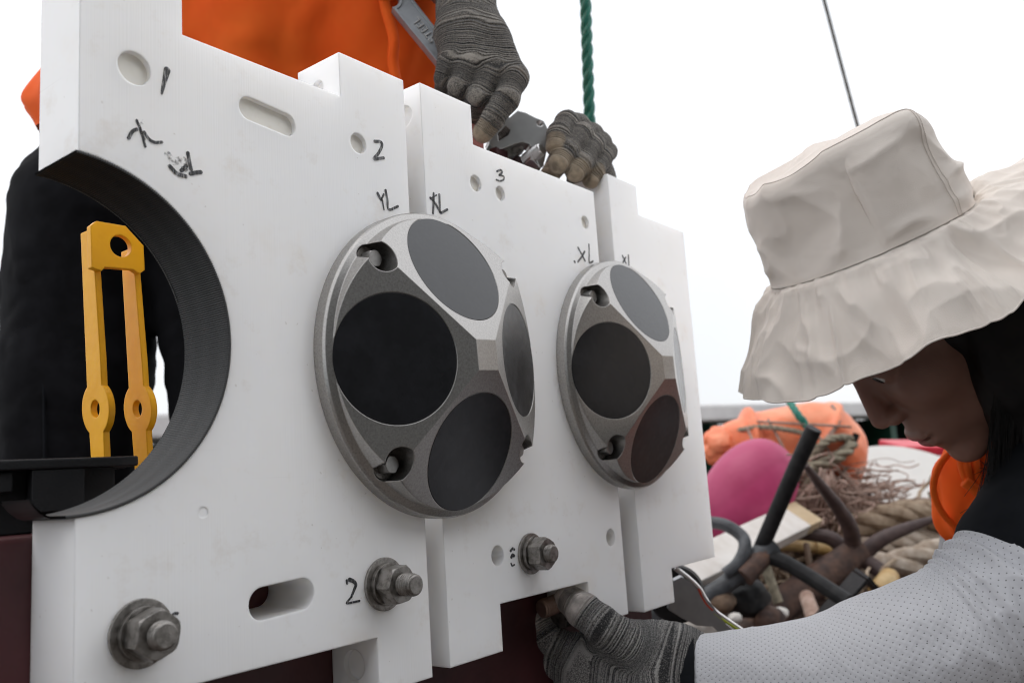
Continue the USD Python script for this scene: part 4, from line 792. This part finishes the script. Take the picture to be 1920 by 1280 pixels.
def hat_surface(s0, s1, ns, na, off=0.0, wr=1.0):
    ss = np.linspace(s0, s1, ns); tt = np.linspace(0, 2 * np.pi, na + 1); G_ = np.array([[hat_point(t, s) for t in tt] for s in ss])
    W = HO + SC * (G_[..., 0:1] * e1h + G_[..., 1:2] * e2h + G_[..., 2:3] * e3h)
    du = np.gradient(W, axis=0); dv = np.gradient(W, axis=1); dv[:, 0] = dv[:, -1] = W[:, 1] - W[:, -2]; N = np.cross(dv, du); N /= np.linalg.norm(N, axis=2, keepdims=True) + 1e-12
    cen = HO + SC * 60 * e2h; sg = np.sign(np.sum(N * (W - cen), axis=2, keepdims=True)); N = N * np.where(np.median(sg) < 0, -1, 1)
    lc = np.stack([(W - HO) @ e1h, (W - HO) @ e2h, (W - HO) @ e3h], -1).reshape(-1, 3)
    SSf = np.broadcast_to(ss[:, None], (ns, na + 1)).ravel()
    rg_ = lambda q_, sd: 1 - np.abs(2 * meshkit.noise(q_, sd) - 1)
    wp = lc + 0.02 * np.stack([meshkit.fbm(lc * 18 + k_, 2, 40 + k_) for k_ in range(3)], -1)
    w = np.where(SSf > 2, 0.020, 0.032) * (meshkit.fbm(wp * [11, 14, 11] + 7, 2, 21) - 0.5) + 0.0045 * rg_(wp * [13, 30, 16] + 1, 8) ** 3
    a_ = wp @ np.array([[.6, .8, 0], [-.8, .6, 0], [0, 0, 1.0]])
    TH_ = np.broadcast_to(tt[None, :], (ns, na + 1)).ravel(); SS = np.broadcast_to(ss[:, None], (ns, na + 1)).ravel(); br = np.clip(SS - 2, 0, 1)
    pc = np.stack([np.cos(TH_) * 6, np.sin(TH_) * 6, SS * 1.3], -1)
    w += np.where(SS > 2, (0.012 * (meshkit.fbm(pc, 2, 77) - 0.5) + 0.005 * (rg_(pc * [1.7, 1.7, .8] + 3, 78) ** 3 - .2)) * np.minimum(1, br * 4) + 0.004 * (rg_(pc * [2.6, 2.6, .5] + 9, 79) - .5) * np.exp(-br * 6) * np.minimum(1, br * 12), 0)
    w *= np.where(SS > 2, np.clip(np.abs(SS - 2) * 14, 0.0, 1), np.clip(np.abs(SS - 2) * 8, 0.0, 1)) 
    w += np.where(SS <= 2, np.clip((SS - 1.90) * 10, 0, 1) * (0.0008 if s0 < 1 else -0.0005), 0) + 0.0035 * np.clip(np.abs(SS - 2) * 8, 0, 1) * rg_(a_ * [16, 34, 22] + 2.37, 31) ** 2 + 0.0012 * (meshkit.fbm(wp * 60, 2, 5) - 0.5) - 0.003
    W = W + N * ((w.reshape(ns, na + 1, 1)) * wr + off); W[:, -1] = W[:, 0]
    k = na + 1; i, j = np.meshgrid(np.arange(ns - 1), np.arange(na), indexing='ij'); q_ = np.stack([i * k + j, i * k + j + 1, (i + 1) * k + j + 1, (i + 1) * k + j], -1).reshape(-1, 4)
    return W, q_, N
def sheet(s0, s1, ns, na):
    W, q_, N = hat_surface(s0, s1, ns, na); V = W.reshape(-1, 3); n = N.reshape(-1, 3); return V, q_, n
V, q_, n_ = sheet(0.02, 2.0, 90, 260)
obj('hat_crown', (V, q_), 'hat_cloth', WB, smooth=True)
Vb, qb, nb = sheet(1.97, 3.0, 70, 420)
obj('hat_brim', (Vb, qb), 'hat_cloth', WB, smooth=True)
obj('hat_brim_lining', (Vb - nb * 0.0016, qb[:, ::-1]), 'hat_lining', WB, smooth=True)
k_ = 421; hem = Vb.reshape(70, k_, 3)
obj('hat_hem', tube(hem[-1, :-1] - nb.reshape(70, k_, 3)[-1, :-1] * 0.0008, 0.0010, 6, cap=False)[:2], 'hat_cloth', WB, smooth=True)
# stitched seams of the crown
def seam(pts, mode='stitch'):
    ms = []
    for a in range(len(pts) - 1):
        if mode == 'line' or a % 2 == 0: ms.append(tube([pts[a], (pts[a] + pts[a + 1]) / 2, pts[a + 1]], 0.00055 if mode != 'line' else 0.0006, 5)[:2])
    return cat(*ms)
Wc, qc_, Nc = hat_surface(0.02, 2.0, 90, 260); Wc = Wc + Nc * 0.0002
row = int(89 * (1.05 - .02) / 1.98); obj('crown_seam', tube(Wc[row, :-1] - Nc[row, :-1] * 0.0001, 0.0006, 6)[:2], 'thread', WB, smooth=True)
col = int(260 * 0.175)
dn = np.array([Wc[a, col] for a in range(row, 90)]); dnf = spline(dn, 110); obj('side_seam', seam(dnf), 'thread', WB)
dn2 = spline(np.array([Wc[a, col + 2] for a in range(row, 90)]), 60); obj('side_seam', tube(dn2, 0.0005, 5)[:2], 'thread', WB)

# sleeve cover on the forearm, wrinkled at the elbow
armP = spline([at(1283, 1263, .752), at(1400, 1268, .742), at(1560, 1258, .725), at(1700, 1215, .71), at(1800, 1182, .705), at(1880, 1130, .705), at(1944, 1062, .715), at(1998, 972, .74)], 160)
armR = np.interp(np.linspace(0, 1, 160), [0, .1, .35, .55, .7, 1], [.033, .037, .049, .052, .055, .057])
wrk = np.zeros(160); x_ = np.linspace(0, 1, 160); wrk += 0.0026 * np.sin(x_ * 150 + 2 * np.sin(x_ * 31)) * np.exp(-((x_ - .70) / .10) ** 2) 
av, af, auv = tube(armP, armR + wrk, 96, cap=False)
av = av + 0 * av; c0 = np.repeat(armP, 97, 0); nn = av - c0; nn /= np.linalg.norm(nn, axis=1, keepdims=True)
av = av + nn * (0.007 * (meshkit.fbm(av * [14, 14, 14], 2, 4) - 0.5) + 0.003 * (1 - np.abs(2 * meshkit.noise(av @ np.array([[.7, .7, 0], [-.7, .7, 0], [0, 0, 1.]]) * [70, 18, 30], 3) - 1)) ** 3 * np.repeat(np.exp(-((x_ - .68) / .22) ** 2) + .25, 97))[:, None]; av.reshape(160, 97, 3)[:, -1] = av.reshape(160, 97, 3)[:, 0]
obj('arm_sleeve', (av, af), 'mesh_sleeve', WB, smooth=True, uv=auv)
cf = tube(armP[:6] - (armP[5] - armP[0]) * 0.3, np.linspace(.0335, .0355, 6), 60, cap=False); obj('glove_cuff', cf[:2], 'navy_cloth', WB, smooth=True)
# T-shirt
tsP = spline([at(1852, 1035, .715), at(1895, 1010, .72), at(1960, 975, .76), at(2040, 950, .86), at(2080, 930, .98)], 40)
obj('shirt', cat(blobs([(at(1950, 1050, .717), at(2032, 908, .78), .0650, .064), (at(2032, 908, .78), spine, .07, .10), (spine, hipB, .13, .135), (spine, shFar, .10, .075), (shFar, at(1900, 990, 1.08), .066, .062), (at(2040, 900, .86), spine, .07, .10)], 0.03, 0.005, lambda P: 0.008 * (meshkit.fbm(P * [22, 22, 22], 3, 6) - 0.5))), 'navy_cloth', WB, smooth=True)
obj('far_sleeve', blobs([(at(1850, 1000, 1.05), at(1790, 1130, 1.02), .042, .036), (at(1905, 980, 1.08), at(1850, 1000, 1.05), .05, .045)], 0.02, 0.005), 'grey_cloth', WB, smooth=True)
obj('vest', blobs([(at(1806, 885, .93), at(1815, 960, .93), .020, .030), (at(1775, 895, .94), at(1835, 1000, .94), .012, .016), (at(1835, 850, .92), at(1850, 960, .92), .03, .04), (at(1850, 960, .93), at(1900, 1040, .96), .03, .03)], 0.025, 0.004, lambda P: 0.012 * (meshkit.fbm(P * [60, 60, 14], 3, 2) - 0.5)), 'orange_cloth', WB, smooth=True)
obj('vest_binding', tube(spline([at(1790, 838, .905), at(1762, 872, .905), (at(1750, 915, .905)), at(1765, 958, .905), at(1800, 995, .905), at(1822, 1012, .905)], 40), 0.0035, 8)[:2], 'orange_cloth', WB, smooth=True)
obj('vest_strap', cat(*[tube(spline([at(1800 + k_ * 9, 848, .895), at(1806 + k_ * 8, 880, .888 - .003 * (k_ % 2)), at(1815 + k_ * 8, 905 + k_ * 6, .885)], 14), 0.0045, 8)[:2] for k_ in range(4)], tube(spline([at(1808, 902, .882), at(1826, 915, .88), at(1850, 938, .88)], 14), 0.006, 8)[:2]), 'orange_cloth', WB, smooth=True)
obj('trousers', blobs([(hipB - FW * .08, kn1, .105, .085), (kn1, ft1, .08, .06), (hipB + FW * .08, kn2, .105, .085), (kn2, ft2, .08, .06), (hipB + [0, 0, .05], hipB, .14, .14)], 0.03, 0.008, lambda P: 0.01 * (meshkit.fbm(P * 16, 3, 8) - 0.5)), 'black_cloth', WB, smooth=True)
for ft in (ft1, ft2): obj('boot', blobs([(ft + [0, 0, .04], ft - [0, 0, .02], .05, .045), (ft - [0, 0, .025], ft - RT * .15 - [0, 0, .03], .04, .032)], 0.02, 0.006), 'black_plastic', WB, smooth=True)
obj('glove', g3, 'knit_grey', WB, smooth=True, uv=g3_uv)

# stud held by her fingers, with its nut
hb = thing('hex_bolt', 'rusty brown stud end held between thumb and finger under the middle plate', 'bolt', at(1026, 1134, .815))
bd = im(-0.72, -0.08, -0.62); bx = unit(np.cross(bd, UP)); by = np.cross(bd, bx)
obj('threaded_rod', lathe(threaded(0.0085, 0.022), frame(at(1048, 1129, .790), bx, by, bd), 32), 'stud_steel', hb, smooth=25)
obj('nut', xf(hexnut(0.0145, 0.011, 0.3), frame(at(1060, 1144, .792), bx, by, bd)), 'steel_bolt', hb)

# ratchet spanner below the far plate
SD = 1.03
rs = thing('ratchet_spanner', 'ratchet spanner with black ring end, chrome edge and red and lime stripe', 'spanner', at(1300, 1110, SD))
so, _ = flat([(1250, 1068), (1263, 1062), (1278, 1068), (1300, 1092), (1318, 1110), (1331, 1128), (1345, 1148), (1370, 1166), (1400, 1188), (1450, 1225), (1440, 1240), (1366, 1190), (1335, 1165), (1320, 1150), (1290, 1148), (1264, 1135), (1240, 1120)], SD, .012, buf=.0008)
obj('shank', xf(extrude(so, 0.010), frame(C + FW * (SD - 0.036), RT, UP, -FW)), 'tool_grey', rs)
ax_ = -im(0.35, -0.1, 1.0)
obj('ring_end', lathe([(0.0, -0.008), (0.031, -0.008), (0.033, -0.006), (0.033, 0.008), (0.030, 0.010), (0.015, 0.010), (0.014, 0.003), (0, 0.003)], frame(at(1268, 1112, SD), *[unit(v) for v in (np.cross(ax_, UP), np.cross(ax_, np.cross(ax_, UP)), ax_)]), 48), 'black_iron', rs, smooth=30)
def edge_strip(pts, w, d0): return tube(spline([at(x, y, SD - 0.044 + d0) for x, y in pts], 30), w, 8)[:2]
obj('chrome_edge', edge_strip([(1266, 1064), (1292, 1084), (1311, 1103), (1322, 1122), (1338, 1143), (1362, 1161), (1398, 1186), (1440, 1218)], 0.0030, 0.002), 'chrome', rs, smooth=True)
obj('red_inlay', edge_strip([(1309, 1103), (1316, 1118), (1325, 1132), (1336, 1143)], 0.0019, -0.0005), 'red_stripe', rs, smooth=True)
obj('lime_inlay', edge_strip([(1338, 1148), (1355, 1161), (1375, 1174), (1397, 1188)], 0.0016, -0.0005), 'lime_stripe', rs, smooth=True)

# ---------------------------------------------------------------- gear heaped on the deck at the right
def sdf_blob(name, segs, mt, parent, k=.02, step=.006, disp=None): return obj(name, blobs(segs, k, step, disp), mt, parent, smooth=True)
BD = 2.3
def cord(parent, pts, r, mt, twist=True, name='lashing'):
    pts = np.array(pts)
    obj(name, cat(*strands(pts, r * .56, r * .48, r * 6, per=10, sides=7)) if twist else tube(spline(pts, 40), r, 8)[:2], mt, parent, smooth=True)
ob = thing('float_bundle', 'orange sack of floats lashed with ropes against the dark green bulwark', 'float', at(1480, 930, BD))
bl, br_ = at(1395, 850, BD), at(1555, 835, BD)
sdf_blob('sack', [(at(1440, 848, BD), at(1530, 832, BD), .105, .115), (at(1545, 850, BD), at(1560, 880, BD), .10, .075), (at(1375, 830, BD), at(1420, 845, BD), .055, .085)], 'orange_sack', ob, .05, .006,
         lambda P: 0.03 * (meshkit.fbm(P * 9, 3, 3) - 0.5) - 0.022 * np.exp(-((((P - at(1400, 840, BD)) @ RT)) / .012) ** 2) - 0.014 * np.exp(-(((P - at(1500, 840, BD)) @ unit(RT * .8 - UP * .6)) / .010) ** 2))
sdf_blob('sack_neck', [(at(1385, 832, BD), at(1352, 836, BD - .02), .045, .05)], 'orange_sack', ob, .02, .004, lambda P: 0.03 * (meshkit.fbm(P * 34, 3, 3) - 0.5))
for a_, b_ in (((1400, 800), (1430, 900)), ((1440, 785), (1490, 905)), ((1490, 765), (1575, 880)), ((1575, 775), (1520, 880)), ((1420, 790), (1595, 800)), ((1600, 850), (1500, 900))):
    m_ = ((a_[0] + b_[0]) / 2 + 6, (a_[1] + b_[1]) / 2); cord(ob, [at(*a_, BD - .085), at(*m_, BD - .135), at(*b_, BD - .105)], .0035, 'rope_pink')
cord(ob, [at(1478, 748, BD - .06), at(1495, 775, BD - .12), at(1512, 800, BD - .13), at(1530, 850, BD - .13)], .010, 'green_rope')
cord(ob, [at(1385, 806, BD - .05), at(1430, 800, BD - .10), at(1490, 808, BD - .13), at(1530, 820, BD - .13)], .007, 'rope_olive')
cord(ob, [at(1520, 860, BD - .14), at(1545, 830, BD - .15), at(1575, 820, BD - .13), at(1596, 822, BD - .1)], .010, 'rope_olive')
cord(ob, [at(1510, 880, BD - .14), at(1545, 868, BD - .15), at(1580, 850, BD - .14), at(1598, 832, BD - .12)], .016, 'rope_olive')
cord(ob, [at(1525, 870, BD - .15), at(1518, 900, BD - .14), at(1515, 950, BD - .12), at(1520, 990, BD - .1)], .017, 'rope_olive')
cord(ob, [at(1560, 760, BD - .05), at(1572, 790, BD - .1), at(1540, 835, BD - .14)], .006, 'rope_pink')
cord(ob, [at(1590, 870, BD - .1), at(1570, 905, BD - .11), at(1545, 930, BD - .1)], .006, 'rope_olive')
cord(ob, [at(1596, 830, BD - .1), at(1603, 822, BD - .1), at(1606, 812, BD - .1)], .008, 'black_iron', False, 'cord_end')
pb = thing('pink_buoy', 'smooth magenta pink float lying beside the far white plate', 'buoy', at(1410, 930, 1.95))
pa = frame(at(1398, 918, 2.0), im(0.75, 0.62, 0.2), im(-0.62, 0.75, 0.0), FW)
prof = [(0.0, -.135)] + [(0.098 * math.sin(a) ** 0.85, -0.135 * math.cos(a)) for a in np.linspace(.12, math.pi - .12, 36)] + [(0.0, .135)]
obj('shell', lathe(prof, frame(at(1402, 925, 2.0), unit(np.cross(im(.62, .78, .1), FW)), FW, im(.62, .78, .1)), 56), 'pink_float', pb, smooth=True)
obj('rope_eye', lathe([(0.0, .130), (.02, .133), (.02, .150), (0, .153)], frame(at(1402, 925, 2.0), unit(np.cross(im(.62, .78, .1), FW)), FW, -im(.62, .78, .1)), 24), 'pink_float', pb, smooth=30)
# grapnel of round black bar
GD = 1.6
ga_ = thing('grapnel_anchor', 'black grapnel anchor of bent round bar, one arm standing straight up', 'anchor', at(1410, 1060, GD))
def bar(parent, pts, r, mt, name='arm', n=30, sides=14):
    P = spline(np.array([at(*p) for p in pts]), n); obj(name, tube(P, r if np.ndim(r) == 0 else np.interp(np.linspace(0, 1, n), np.linspace(0, 1, len(r)), r), sides)[:2], mt, parent, smooth=40)
bar(ga_, [(1526, 803, 1.5), (1495, 870, 1.52), (1460, 950, 1.55), (1424, 1034, 1.58)], 0.0140, 'black_iron')
bar(ga_, [(1325, 978, 1.62), (1360, 984, 1.6), (1392, 1006, 1.58), (1396, 1030, 1.56), (1382, 1058, 1.55), (1360, 1076, 1.55)], 0.0115, 'grey_iron')
bar(ga_, [(1448, 1020, 1.58), (1418, 1048, 1.57), (1380, 1080, 1.56)], 0.021, 'grey_iron', 'hub')
bar(ga_, [(1395, 1070, 1.56), (1340, 1108, 1.55), (1270, 1142, 1.54), (1195, 1168, 1.53), (1100, 1200, 1.52)], 0.0165, 'grey_iron', 'shank')
bar(ga_, [(1432, 1042, 1.57), (1412, 1062, 1.55), (1395, 1082, 1.54)], 0.018, 'rusty_iron', 'weld_collar')
bar(ga_, [(1435, 1042, 1.57), (1468, 1052, 1.55), (1500, 1070, 1.53), (1540, 1095, 1.50), (1590, 1128, 1.46)], 0.0135, 'black_iron')
# rusty grapnel
RD = 1.85
gb_ = thing('grapnel_anchor', 'brown rusty grapnel anchor with thick tube shank and curved prongs', 'anchor', at(1590, 1060, RD))
bar(gb_, [(1510, 872, 1.75), (1535, 905, 1.77), (1570, 950, 1.8), (1594, 990, 1.83), (1600, 1030, 1.86)], [0.006, 0.012, 0.0165, 0.018], 'brown_iron', 'prong')
bar(gb_, [(1752, 972, 1.9), (1700, 990, 1.88), (1650, 1012, 1.86), (1610, 1046, 1.86)], [0.007, 0.013, 0.016, 0.018], 'brown_iron', 'prong')
bar(gb_, [(1480, 1002, 1.9), (1520, 1002, 1.89), (1560, 1010, 1.88), (1592, 1040, 1.87)], [0.010, 0.014, 0.016, 0.017], 'brown_iron', 'prong')
bar(gb_, [(1600, 1040, 1.86), (1640, 1062, 1.83), (1665, 1085, 1.8)], 0.0165, 'brown_iron', 'prong')
bar(gb_, [(1612, 1030, 1.86), (1570, 1062, 1.84), (1500, 1110, 1.80), (1430, 1160, 1.76), (1380, 1200, 1.74)], [0.030, 0.034, 0.034, 0.034], 'rusty_iron', 'shank', sides=20)
bar(gb_, [(1668, 1082, 1.79), (1660, 1092, 1.76), (1645, 1110, 1.74)], 0.020, 'bamboo', 'wooden_peg')
# plank
pk = thing('wooden_plank', 'pale wooden plank half painted white under the pink float', 'plank', at(1400, 1040, 1.8))
pA, pB = at(1512, 965, 1.92), at(1215, 1108, 1.5); pd = unit(pB - pA); pw = unit(np.cross(pd, UP * .8 - FW * .6)); ph_ = np.cross(pd, pw)
Lp = np.linalg.norm(pB - pA)
if ph_ @ UP < 0: ph_ = -ph_
B = frame(pA, pd, np.cross(ph_, pd), ph_)
obj('bare_end', xf(box(0.0, 0.055, -.036, .036, -.013, .013, .002), B), 'plank_wood', pk)
obj('painted_length', xf(box(0.0553, Lp, -.036, .036, -.0135, .0135, .002), B), 'plank_white', pk)
# pale round board, red box, bamboo, wood
lid = thing('round_board', 'pale oval board stained with rust leaning behind the ropes', 'board', at(1700, 960, 2.6))
obj('disc', lathe([(0, 0), (.20, 0), (.205, .006), (.205, .016), (.20, .022), (0, .024)], frame(at(1705, 915, 2.55), RT, -np.cross(unit(-FW * .42 + UP * .9), RT) * -1, unit(-FW * .42 + UP * .9)), 60), 'white_lid', lid, smooth=30)
rb = thing('red_container', 'red plastic container behind the pale round board', 'container', at(1712, 845, 2.9))
obj('lid', xf(rbox(.16, .2, .03, .008), frame(at(1715, 838, 2.9), RT, FW, UP)), 'red_plastic', rb); obj('tub', xf(rbox(.20, .24, .12, .015), frame(at(1715, 886, 2.92), RT, FW, UP)), 'red_plastic', rb)
bm = thing('bamboo_pole', 'yellowish bamboo pole lying between the two anchors', 'pole', at(1500, 1022, 2.0))
bar(bm, [(1410, 1030, 2.0), (1450, 1022, 2.0), (1500, 1022, 2.0), (1560, 1030, 2.02), (1640, 1040, 2.05)], 0.014, 'bamboo', 'cane')
for x in (1455, 1530): bar(bm, [(x - 1.5, 1023, 2.0), (x, 1023, 2.0), (x + 1.5, 1023, 2.0)], 0.0155, 'bamboo', 'joint', 5)
wsn = 0
for lab, pts, r, mt in (('thin upright brown stick below the bamboo pole', [(1512, 1020, 1.95), (1518, 1060, 1.9), (1525, 1095, 1.85)], .007, 'brown_wood'), ('pale slanting stick under the black anchor hub', [(1432, 1050, 1.75), (1445, 1090, 1.72), (1460, 1130, 1.7)], .010, 'rope_olive'),
                        ('short pinkish stick at the edge of the grey sleeve', [(1512, 1118, 1.7), (1520, 1140, 1.65), (1526, 1165, 1.6)], .014, 'rope_pink'), ('dark weathered stick lying right of the round board', [(1700, 955, 2.3), (1740, 965, 2.25), (1800, 985, 2.2)], .014, 'brown_wood'),
                        ('dark bar crossing in front of the pale round board', [(1625, 930, 2.3), (1660, 955, 2.28), (1690, 968, 2.26)], .012, 'black_iron')):
    t = thing('stick', lab, 'stick', at(*pts[1])); bar(t, pts, r, mt, 'shaft')
ai = thing('angle_iron', 'black angle iron corner poking up beside the grey sleeve', 'angle iron', at(1615, 1100, 1.55))
A_ = frame(at(1614, 1082, 1.55), im(.60, -.70, .4), FW, im(-.75, -.6, .3)); 
obj('flange', xf(box(0, .13, -.03, .03, 0, .006), frame(at(1613, 1076, 1.55), im(.66, -.75, 0), FW, im(.75, .66, 0))), 'black_iron', ai)
obj('flange', xf(box(0, .13, -.03, .03, 0, .006), frame(at(1611, 1078, 1.55), im(-.66, -.75, 0), FW, im(.75, -.66, 0))), 'black_iron', ai)
# thick ropes
for lab, pts, r, mt in (('thick pale laid rope end lying right of the rusty anchor', [(1612, 1062, 1.97), (1660, 1066, 1.95), (1710, 1056, 1.95), (1780, 1035, 1.98), (1850, 1020, 2.05)], .038, 'rope_pale'),
    ('thick tan rope curving over the heap below the round board', [(1560, 1012, 2.12), (1600, 988, 2.08), (1660, 968, 2.05), (1720, 958, 2.05), (1756, 972, 2.05), (1768, 1005, 2.1)], .030, 'rope_tan'),
    ('second tan rope under the first behind the rusty anchor', [(1490, 985, 2.4), (1560, 975, 2.4), (1640, 985, 2.35), (1730, 1000, 2.3), (1790, 1015, 2.3)], .028, 'rope_tan'),
    ('pale rope running behind the bamboo pole', [(1560, 1034, 2.05), (1610, 1030, 2.04), (1660, 1020, 2.04), (1720, 1012, 2.04), (1800, 1012, 2.1)], .026, 'rope_pale'),
    ('brown rope below the thick pale rope', [(1610, 1104, 1.98), (1670, 1106, 1.95), (1740, 1088, 1.95), (1820, 1070, 2.0)], .024, 'rope_tan')):
    t = thing('thick_rope', lab, 'rope', at(*pts[2]))
    for m in strands(np.array([at(*p) for p in pts]), r * .55, r * .5, r * 5.5, per=12, sides=9): obj('strand', m, mt, t, smooth=True)
# tangle of thin lines: what nobody could count
tg = []
def tangle(cx, cy, d, n, sx, sy, r, seed, curl=.42):
    rg = np.random.default_rng(seed); out = []
    for _ in range(n):
        x, y, dd = cx + rg.normal(0, sx), cy + rg.normal(0, sy), d + rg.normal(0, .08); a = rg.uniform(0, 6.28); pts = []
        for s in range(9):
            pts.append(at(x, y, dd)); a += rg.normal(0, curl); x += 26 * math.cos(a); y += 10 * math.sin(a); dd += rg.normal(0, .03)
        out.append(tube(spline(pts, 22), r * rg.uniform(.5, 1.4), 5)[:2])
    return out
def fringe():
    rg = np.random.default_rng(44); out = []
    for _ in range(420):
        x = rg.normal(1560, 26); d = 2.2 + rg.normal(0, .05); y = rg.normal(905, 14); e = rg.normal(0, 16)
        out.append(tube(spline([at(x * .5 + 775, y, d), at(x + e * .3, y + 35, d - .02), at(x + e, y + 75, d), at(x + e * 2.2 + 12, y + 105 + rg.normal(0, 10), d - .03)], 12), .0022 * rg.uniform(.5, 1.3), 4)[:2])
    return out
obj('net_heap', cat(*tangle(1550, 950, 2.27, 420, 24, 26, 0.0018, 1, .95), *fringe()), 'rope_pink', kind='stuff', label='tangle of pinkish brown net twine under the orange sack', cat='netting', smooth=True)
obj('rope_heap', cat(*tangle(1600, 1085, 2.22, 200, 110, 26, .0042, 2), *tangle(1450, 1165, 2.05, 220, 120, 32, .0045, 3), *tangle(1720, 1095, 2.25, 150, 70, 26, .0042, 8)), 'brown_wood', kind='stuff', label='heap of thin brown line tangled below the anchors', cat='netting', smooth=True)
obj('twine_heap', cat(*tangle(1600, 1010, 2.32, 110, 80, 22, .0038, 12), *tangle(1500, 1135, 2.0, 70, 90, 26, .004, 13)), 'rope_tan', kind='stuff', label='loose paler twine lying over the brown line heap', cat='netting', smooth=True)
# the mound of old gear that carries them
def mound(P):
    x, y = (P - C) @ RT, (P - C) @ FW
    return None
mx_ = []
nx, ny = 60, 50
xs = np.linspace(0.15, 2.6, nx); ys = np.linspace(1.35, 3.4, ny)
base_xy = np.array([[C[0] + RT[0] * a + FW[0] * b, C[1] + RT[1] * a + FW[1] * b] for a in xs for b in ys])
A2, B2 = np.meshgrid(xs, ys, indexing='ij'); wgt = np.clip((A2 - .15) / .3, 0, 1) * np.clip((2.6 - A2) / .5, 0, 1) * np.clip((B2 - 1.35) / .35, 0, 1) * np.clip((3.4 - B2) / .5, 0, 1)
hz = DECK + 0.005 + wgt * (0.22 + 0.12 * np.clip((B2 - 1.6) / .8, 0, 1) + 0.16 * (meshkit.fbm(np.stack([A2 * 5, B2 * 5, 0 * A2], -1), 4, 3) - .5))
Vm = np.column_stack([base_xy, hz.ravel()]); i, j = np.meshgrid(np.arange(nx - 1), np.arange(ny - 1), indexing='ij')
obj('gear_mound', (Vm, np.stack([i * ny + j, (i + 1) * ny + j, (i + 1) * ny + j + 1, i * ny + j + 1], -1).reshape(-1, 4)), 'rusty_iron', kind='stuff', label='low dark mound of old nets and rust under the anchors and ropes', cat='gear heap', smooth=True)
for nm, lab, mt, px, py, d, r in (('stone', 'grey brown stone beside the spanner handle', 'stone', 1318, 1176, 1.45, .040), ('stone', 'smaller tan stone just behind the spanner stripe', 'brown_wood', 1352, 1128, 1.55, .026), ('shell', 'white shell fragment left of the grey stone', 'shell_white', 1258, 1165, 1.5, .016),
                              ('shell', 'white knotted scrap by the lower end of the rusty shank', 'shell_white', 1462, 1150, 1.6, .016), ('shell', 'small pale shell right of the spanner handle', 'shell_white', 1378, 1158, 1.5, .012), ('shell', 'pale chip of shell among ropes behind the rusty prong', 'shell_white', 1665, 985, 2.15, .02),
                              ('stone', 'rust orange lump at the foot of the rusty shank', 'rusty_iron', 1440, 1160, 1.58, .03), ('stone', 'dark stone under the black anchor arm', 'black_iron', 1400, 1120, 1.6, .045)):
    u_ = trimesh.creation.icosphere(3, r); v = np.array(u_.vertices) * [1.25, .9, .8]; v *= (1 + .45 * (meshkit.fbm(v / r * 1.3 + px, 3, 4) - .5))[:, None]
    obj(nm, (v + at(px, py, d), u_.faces), mt, smooth=True, label=lab, cat=nm)
